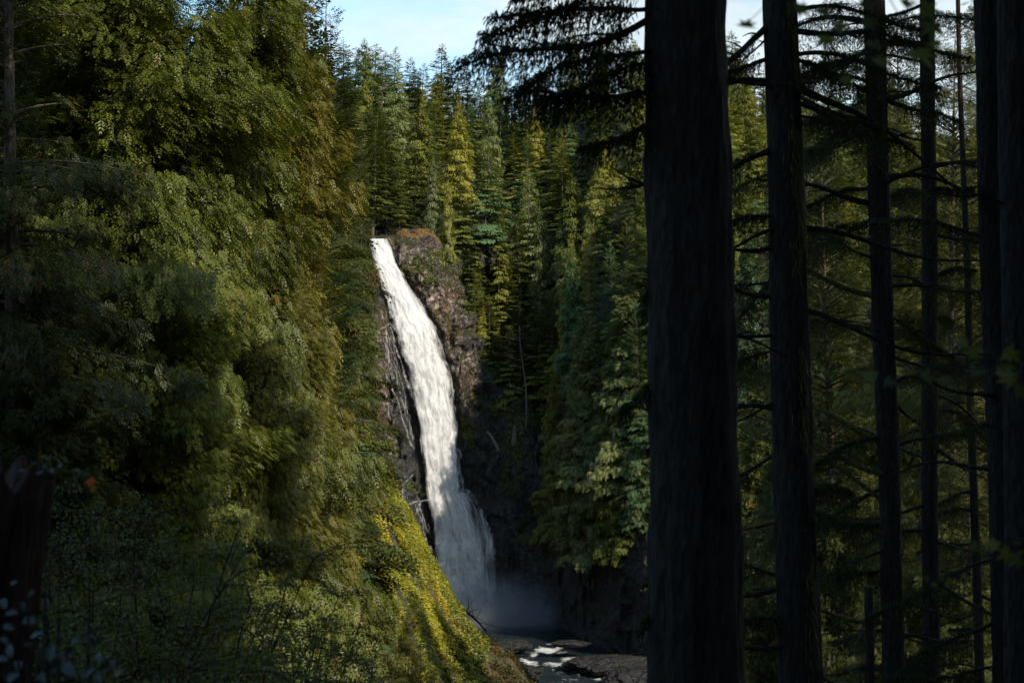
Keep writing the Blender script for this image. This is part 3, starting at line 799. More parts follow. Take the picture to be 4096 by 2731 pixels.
for sp, u, vt, d, col, w in (
   ('fir', 296, -60, 105, 'green', 1.0), ('fir', 318, -5, 135, 'dark', .9), ('fir', 333, 24, 155, 'green', .65), ('fir', 347, 58, 170, 'green', .55), ('hemlock', 330, 95, 140, 'green', .6),
   ('fir', 362, 118, 195, 'green', .45), ('fir', 320, 206, 100, 'blue', 1.0), ('cedar', 338, 220, 150, 'olive', .7), ('cedar', 352, 225, 185, 'olive', .45), ('cedar', 343, 330, 160, 'olive', .5),
   ('cedar', 366, 290, 225, 'olive', .35), ('hemlock', 315, 300, 88, 'olive', .9), ('hemlock', 318, 350, 105, 'olive', .8), ('fir', 326, 290, 125, 'blue', .6), ('cedar', 332, 420, 130, 'yellow', .7),
   ('hemlock', 310, 430, 80, 'yellow', .9), ('fir', 325, 470, 105, 'olive', .8), ('hemlock', 350, 430, 165, 'yellow', .5), ('cedar', 345, 510, 125, 'yellow', .75), ('hemlock', 345, 570, 95, 'yellow', .9),
   ('cedar', 300, 560, 70, 'olive', 1.0), ('cedar', 376, 580, 120, 'olive', .9), ('cedar', 402, 618, 112, 'yellow', .9), ('hemlock', 422, 640, 105, 'yellow', 1.0), ('cedar', 436, 668, 112, 'olive', 1.0), ('fir', 408, 600, 128, 'olive', .9), ('hemlock', 362, 545, 135, 'yellow', .8), ('fir', 388, 640, 98, 'green', 1.0), ('cedar', 350, 620, 84, 'olive', 1.0), ('fir', 300, 200, 92, 'olive', .9), ('cedar', 362, 400, 215, 'olive', .35)):
    by_tip('MID', sp, u, vt, d, col, Z4, w)
x, y, z = P(372, 244, 300)
tree('FAR', 'slim', x, y - 1, z, 24, 'green', Z4, 1.6, lean=.06)
on_wall('FAR', 'fir', 352, 130, 245, 'dark', Z4, 1.2)

# ---- right side: wood behind the foreground trunks
Z5 = 'in the wood behind the foreground trunks'
for lod, sp, u, vt, d, col, w in (
   ('NEAR', 'hemlock', 846, 150, 62, 'green', 1.0), ('NEAR', 'hemlock', 962, 40, 56, 'olive', .9), ('NEAR', 'cedar', 905, 190, 70, 'olive', .9), ('NEAR', 'hemlock', 898, 25, 80, 'green', .8), ('NEAR', 'hemlock', 815, 45, 86, 'green', .7), ('NEAR', 'hemlock', 1008, -60, 66, 'olive', .8),
   ('MID', 'cedar', 757, 330, 120, 'green', .9), ('MID', 'cedar', 748, 200, 190, 'blue', .9), ('MID', 'cedar', 835, 230, 150, 'blue', .9), ('MID', 'fir', 900, 95, 120, 'green', .9),
   ('NEAR', 'cedar', 845, 480, 52, 'green', .9), ('NEAR', 'cedar', 770, 560, 60, 'green', .8), ('NEAR', 'cedar', 905, 520, 46, 'olive', .9), ('NEAR', 'hemlock', 985, 420, 44, 'green', 1.0), ('MID', 'hemlock', 800, 420, 100, 'green', 1.0),
   ('MID', 'hemlock', 880, 330, 95, 'green', 1.0), ('NEAR', 'hemlock', 1060, 60, 50, 'dark', 1.1), ('MID', 'fir', 715, 300, 150, 'green', 1.0)):
    by_tip(lod, sp, u, vt, d, col, Z5, w)

# ---- ordinals and labels
ORD = 'first second third fourth fifth sixth seventh eighth ninth tenth eleventh twelfth thirteenth fourteenth fifteenth sixteenth seventeenth eighteenth nineteenth twentieth'.split()
ORD += ['twenty-' + w for w in ORD[:9]] + ['thirtieth'] + ['thirty-' + w for w in ORD[:9]]
def label_trees():
    zones = {}
    for t in TREES:
        t['u'] = 512 + t['x'] / t['y'] * FPX
        zones.setdefault((t['zone']), []).append(t)
    for zn, ts in zones.items():
        ts.sort(key=lambda t: t['u'])
        for i, t in enumerate(ts):
            kind = {'fir_tree': 'fir', 'hemlock_tree': 'hemlock', 'cedar_tree': 'cedar'}[SPEC_NAME[t['sp']]]
            size = 'slender' if t['sp'] == 'slim' else ('tall' if t['h'] > 27 else ('short' if t['h'] < 18 else ('broad' if t['wide'] > 1.1 else '')))
            tag(t['o'], ' '.join(f"{size} {COLS[t['col']][1]} {kind} {zn}, {ORD[i]} from the left".split()), 'tree', t['group'] or {'on the near left bank': 'cedars on the near left bank'}.get(zn, 'conifers ' + zn))
label_trees()

# ------------------------------------------------------------------ foreground trunks
def bare_branch(rng, L, az, rise, sag, r0, n=14, twigs=6):
    """a dead curving branch in local space"""
    mb = MB(); s = np.linspace(0, 1, n)
    d = np.array([math.cos(az), math.sin(az), 0])
    pts = d * (s * L)[:, None]; pts[:, 2] = L * (rise * s - sag * s * s) + .03 * L * np.sin(s * 7 + rng.rand() * 6)
    pts[:, :2] += (.03 * L * np.sin(s * 5 + rng.rand() * 6))[:, None] * np.array([-d[1], d[0]])
    mb.tube(pts, r0 * (1 - .85 * s) + .002, 6, .2, rng)
    for k in range(twigs):
        i = rng.randint(3, n - 1); l = L * (.12 + .25 * rng.rand()) * (1.1 - s[i]); a2 = az + (rng.rand() - .5) * 2.4
        q = np.linspace(0, 1, 6); dd = np.array([math.cos(a2), math.sin(a2), 0])
        tp = pts[i] + dd * (q * l)[:, None]; tp[:, 2] += l * ((rng.rand() - .45) * q - .3 * q * q)
        mb.tube(tp, r0 * .28 * (1 - .8 * q) + .0012, 4)
    return mb, pts

def hung_foliage(rng, pts, dens=60, L=.045, W=.009, hangl=.25, s0=.25, spread=.35):
    """drooping needled shoots along a branch"""
    mb = MB(); n = len(pts); ln = np.linalg.norm(pts[-1] - pts[0]); m = int(dens * ln)
    f = (s0 + (1 - s0) * rng.rand(m)) * (n - 1); i = np.minimum(f.astype(int), n - 2); w = (f - i)[:, None]
    base = pts[i] * (1 - w) + pts[i + 1] * w
    dirb = norm(pts[-1] - pts[0]); side = norm(np.cross(dirb, [0, 0, 1.]))
    lat = (rng.rand(m) * 2 - 1) * spread * (1.2 - f / (n - 1)); fw = rng.rand(m) * .25 * spread
    tipo = side * lat[:, None] + dirb * fw[:, None]
    tipo[:, 2] -= hangl * (.3 + rng.rand(m)) * (.4 + np.abs(lat) / max(spread, .01))
    for k in range(5):
        q = (k + 1) / 5.0
        p = base + tipo * q; p[:, 2] += .25 * hangl * math.sin(q * PI)
        for sgn in (-1, 1):
            A = norm(norm(tipo) * .7 + side * (sgn * .6) + (rng.rand(m, 3) - .5) * .7)
            Bv = norm(np.cross(A, rng.rand(m, 3) - .5))
            mb.leaf(p, A, Bv, L * (.7 + .6 * rng.rand(m)), W, .15, rng.rand(m))
    return mb

fg = rs(5)
def fg_tree(name, label, top, bot, d, r_top, r_bot, seed, branches, crown_from, moss=False, crown_col='dark', group='dark trunks in the foreground', bark=None, kind='tree', H=34):
    """trunk through frame points top (u,0) and bot (u,682) at distance d; radii in pixels at those rows"""
    rng = rs(seed)
    pt, pb = np.array(P(top, 0, d)), np.array(P(bot, 682, d))
    ax = (pt - pb) / (pt[2] - pb[2])
    zg = G1(pb[0], d) ; base = pb + ax * (zg - pb[2])
    rt, rb = r_top / FPX * d, r_bot / FPX * d
    root = empty(name, tuple(base), label, kind, group)
    zs = np.concatenate([np.linspace(-.5, 10, 120), np.linspace(10.3, H, 30)])
    k = 40
    pts = ax * zs[:, None]; pts[:, :2] += .012 * np.stack([np.sin(zs * .9 + seed), np.cos(zs * .7 + seed)], -1) * min(1, d / 10)
    zt, zb_ = pt[2] - base[2], pb[2] - base[2]
    r = np.interp(zs, [-.5, 0, .5, zb_, zt, H], [rb * 1.7, rb * 1.5, rb * 1.15, rb, rt, rt * .25])
    ph = np.linspace(0, 2 * PI, k, endpoint=False)
    PH, ZZ = np.meshgrid(ph, zs)
    cx, cy = np.cos(PH), np.sin(PH)
    rel = .09 * fbm(cx * 3.2, cy * 3.2, ZZ * .9, seed, 4, True) + .05 * fbm(cx * 8, cy * 8, ZZ * 3, seed + 3, 3)
    RR = r[:, None] * (1 + rel * .8)
    V = pts[:, None] + np.stack([cx * RR, cy * RR, 0 * RR], -1)
    idx = np.arange(len(zs) * k).reshape(len(zs), k); nx = np.roll(idx, -1, 1)
    F = np.stack([idx[:-1], nx[:-1], nx[1:], idx[1:]], -1).reshape(-1, 4)
    link('trunk', new_mesh('trunk', V.reshape(-1, 3), [F], bark or M_BARKD, smooth=True), root)
    if moss:
        mb = MB(); m = 3500
        zz = zb_ + (zt - zb_) * rng.rand(m) ** .9; a = -.3 + rng.randn(m) * .35 - .35
        clump = vnoise(zz * 2.0, a * 1.5, 0, seed) > -.15; zz, a = zz[clump], a[clump]; m = len(zz)
        rr = np.interp(zz, zs, r) * 1.03
        p = ax * zz[:, None] + np.stack([np.cos(a) * rr, np.sin(a) * rr, 0 * rr], -1)
        A = norm(np.stack([np.cos(a) * .25, np.sin(a) * .25, -1 + 0 * a], -1) + (rng.rand(m, 3) - .5) * .3)
        Bv = norm(np.cross(A, np.stack([np.cos(a), np.sin(a), 0 * a], -1)))
        mb.leaf(p, A, Bv, (.07 + .12 * rng.rand(m)), .007, 0, rng.rand(m))
        link('moss', mb.mesh('moss', M_LEAF), root, color=(.16, .14, .04))
    for (v, az, L, rise, sag, rpx, fol) in branches:
        zloc = (341 - v) / FPX * d - base[2]
        mb, bp = bare_branch(rng, L, math.radians(az), rise, sag, (rpx if rpx < 2.7 else rpx * .68) / FPX * d, twigs=4 + int(L * 3))
        off = ax * zloc
        b = link('branch', mb.mesh('branch', M_MOSSB if fol == 2 else M_BARKD, True), root, loc=tuple(off))
        if fol == 1:
            f = hung_foliage(rng, bp, dens=240, hangl=.26 * min(1.4, L), spread=.30 * L)
            link('foliage', f.mesh('foliage', M_FOL), b, color=COLS[crown_col][0])
    # living crown above the frame
    cr, tr = NEAR['hemlock'][seed % 2]
    c = link('crown', cr, root, loc=tuple(ax * crown_from), color=COLS['dark'][0])
    s = (H + 3 - crown_from) / 30; c.scale = (s * 1.1, s * 1.1, s); c.rotation_euler = (0, 0, rng.rand() * 6)
    return root

def rb(rng, n, v0, v1, lmin, lmax, fol=0, both=True):
    out = []
    for i in range(n):
        left = rng.rand() < .5 if both else False
        az = (180 if left else 0) + (rng.rand() - .5) * 110
        out.append((v0 + (v1 - v0) * (i + rng.rand()) / n, az, lmin + (lmax - lmin) * rng.rand(), (rng.rand() - .55) * .8, rng.rand() * .35, 1.0 + 1.6 * rng.rand(), fol if rng.rand() < .6 else 0))
    return out
b1 = [(4, 190, 1.45, -.42, -.10, 6, 1), (0, 175, 1.3, -.05, .1, 4, 1), (-40, 185, 1.25, -.35, 0, 4, 1), (100, 184, 1.05, .12, .10, 4, 1), (60, 176, .95, -.12, .15, 4, 1), (40, 196, 1.2, -.15, .2, 4, 1), (120, 190, .7, -.1, .2, 3, 1), (190, 184, .62, .12, .1, 3.2, 0), (188, 172, .5, .02, -.25, 2.4, 0), (-70, 182, 1.1, -.4, 0, 4, 1),
      (455, 184, .36, .35, .1, 3.4, 2), (501, 182, .30, .25, .0, 3.2, 2), (634, 184, .26, .12, 0, 2.6, 2), (262, 182, .30, -.15, .6, 2.2, 1), (372, 186, .45, .0, .5, 1.5, 1), (590, 186, .36, .25, .9, 1.6, 1), (82, 356, .8, .05, .1, 5, 0), (330, 5, .7, -.15, .1, 3, 0)]
fg_tree('spruce_tree', 'thickest black trunk, standing closest to the camera right of the waterfall', 687, 696, 9, 38, 45, 301, b1, 14, group='dark trunks in the foreground')
g2 = rs(41)
b2 = [(30, 10, 1.6, .1, .2, 5, 1), (55, 350, 1.5, .0, .25, 4, 1), (10, 20, 1.7, .15, .2, 4, 1), (60, 170, .7, .0, .2, 4, 1), (105, 15, 1.4, -.1, .2, 4, 1), (82, 182, .85, .0, .05, 7, 0), (140, 200, .9, -.55, 0, 6, 0), (240, 190, .8, -.35, -.2, 5, 0), (300, 185, .8, .1, -.2, 5, 0), (20, 190, 1.0, -.8, -.1, 6, 1), (75, 5, 1.9, -.45, .15, 6, 0), (230, 4, 2.1, -.12, .05, 5, 0), (310, 355, 2.0, -.35, -.1, 5, 0)] + rb(g2, 16, 0, 682, .5, 1.6, 1) + [(520, 186, .9, -.1, .0, 5, 2), (585, 184, .9, -.2, -.1, 5, 0), (640, 184, .9, -.1, .1, 6, 0), (410, 185, .9, .1, .1, 5, 0)]
fg_tree('spruce_tree', 'second trunk from the camera, streaked with pale hanging moss on its side', 779, 801, 14, 15.5, 20.5, 302, b2, 15, moss=True)
g3 = rs(42)
b3 = [(20, 185, 1.5, .1, .25, 5, 1), (60, 170, 1.4, .0, .2, 4, 1), (45, 5, 1.4, .15, .3, 4, 1), (100, 10, 1.3, -.05, .2, 4, 1), (130, 176, 1.6, .5, .1, 6, 0), (100, 5, 1.5, .3, .0, 5, 0), (175, 355, 1.5, .0, .2, 5, 0), (200, 184, 1.9, .1, -.1, 5, 0), (440, 178, 2.0, .3, -.2, 5, 2), (470, 180, 2.2, .25, -.2, 5, 2), (500, 176, 2.1, .6, .1, 4, 2), (540, 180, 2.0, .35, -.1, 4, 2), (300, 180, 2.0, .45, .1, 5, 2), (620, 180, 1.9, .05, -.15, 5, 2)] + rb(g3, 26, 0, 682, .8, 2.4, 1)
fg_tree('spruce_tree', 'mossy limbed dark trunk with many drooping dead branches, right of the pale moss streaked one', 873, 895, 20, 10, 10.5, 303, b3, 19)
fg_tree('spruce_tree', 'narrow straight dark trunk between two thicker dark trunks', 928, 931, 24, 6.8, 8, 304, rb(rs(43), 24, 0, 682, .8, 2.6, 1), 21)
fg_tree('spruce_tree', 'rough barked dark trunk with a lit edge close to the frame edge', 986, 1005, 16, 11.5, 11, 305, rb(rs(44), 14, 0, 682, .6, 1.8, 1), 17)
fg_tree('spruce_tree', 'broad black trunk cut by the right edge of the photo', 1016, 1024, 11, 16, 18, 306, rb(rs(45), 6, 0, 682, .4, .9, 0), 14)
fg_tree('young_spruce', 'thin leaning sapling trunk low between the dark trunks', 958, 980, 30, 2.0, 4.6, 307, rb(rs(46), 16, 250, 682, .6, 2.0, 1), 24, H=34)
# broken dead pole
def dead_pole():
    mb = MB(); x, y, zt = P(873 - 8, 586, 18); zb = G1(x, y); r = rs(8)
    zz = np.linspace(0, zt - zb, 20)
    mb.tube(np.stack([.012 * zz + .02 * np.sin(zz * 2), 0 * zz, zz], -1), .07 - .003 * zz, 8, .3, r)
    root = empty('dead_snag', (x, y, zb), 'thin broken dead pole standing low beside the mossy limbed trunk', 'snag')
    link('trunk', mb.mesh('pole', M_BARKD, True), root)
    for k in range(5):
        b, _ = bare_branch(r, .5 + .4 * r.rand(), r.rand() * 6.28, -.2, .1, .012, twigs=2)
        link('branch', b.mesh('branch', M_BARKD), root, loc=(0, 0, (zt - zb) * (.5 + .1 * k)))
dead_pole()

# ---- trees just outside the frame that shade the camera's bank
for i, (x, y, h) in enumerate(((9, -6, 30), (15, 2, 32), (21, 9, 32), (5, -13, 28), (24, -6, 32), (30, 14, 34), (-4, -15, 28), (15, -14, 30), (36, 2, 34), (11, 1.5, 22), (17, 8, 24), (7, .5, 20), (11.5, -2, 26), (6, -4, 24), (13, 5, 18))):
    o = empty('cedar_tree', (x, y, G1(x, y)), 'tall dark cedar, %s, beside the camera bank, out of view' % ['close', 'leaning', 'broad', 'old', 'far', 'dense', 'young', 'mossy', 'outer', 'low', 'small', 'bushy', 'twisted', 'straight', 'stunted'][i], 'tree', 'shade trees beside the camera')
    cr, tr = NEAR['cedar'][i % 2]
    c = link('crown', cr, o, color=COLS['dark'][0], loc=(0, 0, 0)); t = link('trunk', tr, o)
    o.scale = (1.15, 1.15, h / 30); o.rotation_euler = (0, 0, i * 1.3)

# ------------------------------------------------------------------ broad leaves and shrubs
def maple_outline():
    pts = []
    lobes = [(-150, .35), (-95, .72), (-45, .85), (0, 1.0), (45, .85), (95, .72), (150, .35)]
    for i, (a, r) in enumerate(lobes):
        for da, k in ((-13, .62), (-5, .82), (0, 1.0), (5, .82), (13, .62)):
            t = math.radians(a + da); pts.append((math.sin(t) * r * k, math.cos(t) * r * k))
        if i < len(lobes) - 1:
            t = math.radians((a + lobes[i + 1][0]) / 2); pts.append((math.sin(t) * .38, math.cos(t) * .38))
    return np.array(pts)
MO = maple_outline()
def maple_leaf_geo(mb, c, nrm, rot, size, val):
    nrm = norm(np.array(nrm, float)); a = norm(np.cross(nrm, [.3, .2, .9])); b = np.cross(nrm, a)
    ca, sa = math.cos(rot), math.sin(rot)
    a, b = a * ca + b * sa, b * ca - a * sa
    o = MO * size
    rr = np.linalg.norm(o, axis=1) / size
    V = np.array(c) + a * o[:, :1] + b * o[:, 1:] - nrm * (rr ** 2 * size * .18)[:, None]
    V = np.concatenate([V, [np.array(c)]]); n = len(MO)
    F = np.stack([np.full(n, n), np.arange(n), np.roll(np.arange(n), -1)], -1)
    mb.add(V, None, F, np.full(len(V), val))

def maple_spray(name, label, pxs, d, col, twig_from, seed):
    """leaves given as (u, v, size px)"""
    r = rs(seed); leaf = MB(); tw = MB()
    o0 = np.array(P(*twig_from, d))
    root = empty(name, tuple(o0), label, 'branch', None)
    last = np.zeros(3)
    for (u, v, s) in pxs:
        dd = d * (1 + (r.rand() - .5) * .12)
        c = np.array(P(u, v, dd)) - o0
        maple_leaf_geo(leaf, c, (.3 * (r.rand() - .5), -.75, .5 + .5 * (r.rand() - .5)), r.rand() * 6.28, s / FPX * d * .6, r.rand())
        q = np.linspace(0, 1, 6)[:, None]; mid = (c * .5) + np.array([0, 0, .03])
        tw.tube(last * (1 - q) ** 2 + 2 * mid * q * (1 - q) + c * q * q, np.linspace(.0022, .0008, 6), 4)
    link('leaves', leaf.mesh('leaves', M_LEAF), root, color=col)
    link('twig', tw.mesh('twig', M_BARKD), root)
maple_spray('maple_branch', 'out of focus maple branch hanging in at the top of the frame',
    [(746, 25, 27), (799, 8, 30), (822, 12, 28), (826, 38, 30), (838, 27, 26), (866, 22, 26), (873, 45, 28), (880, 62, 24), (855, 68, 24), (845, 78, 22), (925, 8, 34), (932, 25, 34), (918, 52, 42), (865, 6, 26), (905, 3, 24), (935, 42, 22)], 3.2, (.11, .12, .02), (850, -60), 61)
maple_spray('maple_branch', 'dim blurred maple branch crossing the dark trunks at mid height',
    [(828, 374, 20), (848, 372, 24), (873, 376, 26), (888, 380, 22), (912, 372, 24), (926, 376, 26), (945, 378, 22), (978, 372, 26), (1000, 366, 30), (1012, 378, 34), (965, 342, 22), (975, 352, 24), (1008, 352, 30), (1018, 390, 26)], 3.4, (.07, .08, .016), (1060, 360), 62)
maple_spray('maple_branch', 'yellow-green maple branch reaching in low from the frame edge',
    [(975, 548, 18), (985, 556, 16), (995, 545, 22), (1008, 552, 24), (1018, 558, 26), (960, 552, 12), (944, 568, 10), (918, 574, 10), (926, 578, 9), (905, 585, 9), (935, 585, 10), (950, 580, 10), (965, 575, 10), (1022, 545, 22)], 3.4, (.10, .11, .018), (1060, 540), 63)
# autumn leaves by the rotten snag
r_ = rs(77)
lf = MB(); o0 = np.array(P(88, 505, 5.0))
root = empty('maple_sapling', tuple(o0), 'tiny maple twig holding one orange and one yellow leaf beside the rotten snag', 'sapling')
maple_leaf_geo(lf, np.array(P(90, 480, 5)) - o0, (.2, -.8, .4), 1.0, .032, .5)
link('leaf', lf.mesh('leaf', M_LEAF), root, color=(.42, .075, .012))
lf = MB(); maple_leaf_geo(lf, np.array(P(92, 488, 5)) - o0, (.1, -.8, .3), 2.2, .022, .5)
link('leaf', lf.mesh('leaf', M_LEAF), root, color=(.20, .13, .01))
tw = MB(); q = np.linspace(0, 1, 8)[:, None]; tw.tube(np.array([[0, 0, -1.0]]) * (1 - q) + (np.array(P(90, 482, 5)) - o0) * q, np.linspace(.004, .001, 8), 5); link('stem', tw.mesh('stem', M_BARKD), root)

def shrub(seed, u, vt, d, R, Hh, leafL, leafW, nstem, nleaf, col, label, name='huckleberry_bush', group='bushes on the near left bank'):
    r = rs(seed); x, y, zt = P(u, vt, d); zb = G1(x, y); H = max(Hh, zt - zb)
    T = MB(); L = MB()
    for s in range(nstem):
        az = r.rand() * 6.28; sp = R * (.3 + .7 * r.rand()); q = np.linspace(0, 1, 12)
        bz = H * (.65 + .35 * r.rand())
        p = np.stack([np.cos(az) * sp * q ** 1.4 + .05 * np.sin(q * 9 + s), np.sin(az) * sp * q ** 1.4 + .05 * np.cos(q * 8 + s), bz * q], -1)
        T.tube(p, .012 * (1 - .8 * q) + .002, 5)
        ntw = 14
        for k in range(ntw):
            i = r.randint(5, 12); l = .25 + .55 * r.rand(); a2 = r.rand() * 6.28; qq = np.linspace(0, 1, 6)
            tp = p[i] + np.stack([np.cos(a2) * l * qq, np.sin(a2) * l * qq, l * (.5 * qq - .35 * qq ** 2) + .02 * np.sin(qq * 8)], -1)
            T.tube(tp, .004 * (1 - .7 * qq) + .001, 3)
            m = int(nleaf / (nstem * ntw)); w = r.rand(m) * 5; ii = np.minimum(w.astype(int), 4); fr = (w - ii)[:, None]
            pos = tp[ii] * (1 - fr) + tp[ii + 1] * fr + (r.rand(m, 3) - .5) * .09
            A = norm(r.rand(m, 3) - .5 + np.array([0, 0, .1])); Bv = norm(np.cross(A, np.array([0, 0, 1.]) + (r.rand(m, 3) - .5) * 1.2))
            L.leaf(pos, A, Bv, leafL * (.6 + .8 * r.rand(m)), leafW * (.7 + .6 * r.rand(m)), .1, r.rand(m))
    root = empty(name, (x, y, zb), label, 'bush', group)
    link('stems', T.mesh('stems', M_BARKD), root); link('leaves', L.mesh('leaves', M_LEAF), root, color=col)
for i, (u, vt, d, R, col, lb) in enumerate((
    (110, 520, 10, 1.2, (0.072, 0.083, 0.016), 'dark leafy bush just right of the rotten snag'),
    (165, 545, 11, 1.3, (0.080, 0.096, 0.016), 'fine leaved bush low on the bank under the cedars'),
    (215, 560, 12.5, 1.4, (0.088, 0.099, 0.019), 'spreading twiggy bush with small yellow-green leaves'),
    (262, 590, 14, 1.4, (0.096, 0.104, 0.019), 'bush at the lower edge below the broad cedar crowns'),
    (90, 600, 8, 1.0, (0.064, 0.080, 0.016), 'bush nearest the camera behind the glossy salal leaves'),
    (180, 620, 9, 1.1, (0.080, 0.088, 0.016), 'low bush along the bottom edge of the frame'),
    (300, 625, 16, 1.5, (0.104, 0.112, 0.019), 'rightmost bush on the bank, where the sunlit cedars begin'),
    (70, 500, 13, 1.3, (0.056, 0.080, 0.026), 'dark bush showing above and behind the rotten snag'))):
    shrub(400 + i, u, vt, d, R, 1.6, .034, .022, 16, 10000, col, lb)

# ---- salal with round glossy leaves at the bottom left
def salal():
    r = rs(19); o0 = np.array(P(40, 760, 3.6)); L = MB(); T = MB()
    spots = [(22, 606, 12), (30, 620, 18), (12, 612, 12), (3, 602, 14), (9, 626, 12), (36, 634, 13), (5, 640, 12), (46, 604, 14), (30, 592, 10), (10, 650, 14), (18, 664, 14), (2, 658, 12), (50, 652, 18), (62, 656, 16), (56, 664, 16), (70, 650, 12), (90, 640, 15), (98, 656, 12), (76, 640, 10), (68, 668, 18), (88, 672, 14), (104, 668, 12), (112, 662, 10), (42, 676, 14), (98, 678, 13), (118, 672, 10), (28, 642, 10), (14, 582, 8), (22, 470, 8), (34, 462, 6), (44, 466, 7), (52, 470, 7), (48, 458, 6), (40, 472, 7), (60, 465, 6), (12, 676, 14)]
    for (u, v, s) in spots:
        d = 3.6 * (1 + (r.rand() - .5) * .2)
        c = np.array(P(u, v, d)) - o0; nrm = norm(np.array([(r.rand() - .5) * .9, -.45 - .4 * r.rand(), .7 * r.rand() + .25])); a = norm(np.cross(nrm, r.rand(3) - .5)); b = np.cross(nrm, a)
        sz = s / FPX * d * .50; k = 14; t = np.linspace(0, 2 * PI, k, endpoint=False)
        ox = np.cos(t) * sz * 1.0 + .12 * sz * np.cos(2 * t); oy = np.sin(t) * sz * .62
        V = c + a * ox[:, None] + b * oy[:, None] + nrm * ((np.abs(oy) / sz) ** 1.5 * sz * .35 - (ox / sz) ** 2 * sz * .15)[:, None]
        V = np.concatenate([V, [c]]); F = np.stack([np.full(k, k), np.arange(k), np.roll(np.arange(k), -1)], -1)
        L.add(V, None, F, np.full(k + 1, r.rand() * .9))
        q = np.linspace(0, 1, 7)[:, None]; st = np.array([c[0] * .6, c[1] * .4, 0]); T.tube(st * (1 - q) + c * q + np.array([0, 0, .03]) * np.sin(q * PI), np.linspace(.003, .001, 7), 4)
    root = empty('salal_bush', tuple(o0), 'salal bush with round glossy blue-green leaves in the lower left corner', 'bush')
    m, nt, out = mat_new('glossy salal leaf')
    at = nt.nodes.new('ShaderNodeAttribute'); at.attribute_name = 'val'
    c = ramp(nt, at.outputs['Fac'], [(.0, (.008, .016, .009)), (.7, (.016, .028, .018)), (.84, (.022, .034, .022)), (.88, (.16, .07, .03))])
    b = N(nt, 'ShaderNodeBsdfPrincipled', Roughness=.45); nt.links.new(c, b.inputs['Base Color']); nt.links.new(b.outputs[0], out.inputs[0])
    link('leaves', L.mesh('leaves', m, True), root); link('stems', T.mesh('stems', M_BARKD), root)
salal()

# ---- rotten snag
def snag():
    d = 4.6; r = rs(23)
    pt = np.array(P(10, 474, d)); pb = np.array(P(-16, 682, d)); ax = (pt - pb) / (pt[2] - pb[2]); zg = G1(pb[0], d)
    base = pb + ax * (zg - pb[2]); Ht = pt[2] - zg
    zs = np.linspace(-.3, Ht, 70); k = 48; ph = np.linspace(0, 2 * PI, k, endpoint=False); PH, ZZ = np.meshgrid(ph, zs)
    cx, cy = np.cos(PH), np.sin(PH)
    R = .135 * (1 + .10 * fbm(cx * 4, cy * 4, ZZ * .5, 5, 4, True) + .04 * fbm(cx * 9, cy * 9, ZZ * 1.2, 6, 3))
    ZT = ZZ + np.clip((ZZ - Ht + .25) / .25, 0, 1) * .09 * fbm(cx * 3, cy * 3, 0, 9, 4)
    V = ax * ZT[..., None] + np.stack([cx * R, cy * R, 0 * R], -1)
    idx = np.arange(len(zs) * k).reshape(len(zs), k); nx = np.roll(idx, -1, 1)
    F = np.stack([idx[:-1], nx[:-1], nx[1:], idx[1:]], -1).reshape(-1, 4)
    V = np.concatenate([V.reshape(-1, 3), [ax * (Ht - .08)]]); c = len(V) - 1
    F3 = np.stack([np.full(k, c), idx[-1], nx[-1]], -1)
    root = empty('rotten_snag', tuple(base), 'dark red broken stump of rotten wood at the left edge', 'stump')
    link('trunk', new_mesh('snag', V, [F, F3], M_RED, smooth=True), root)
snag()

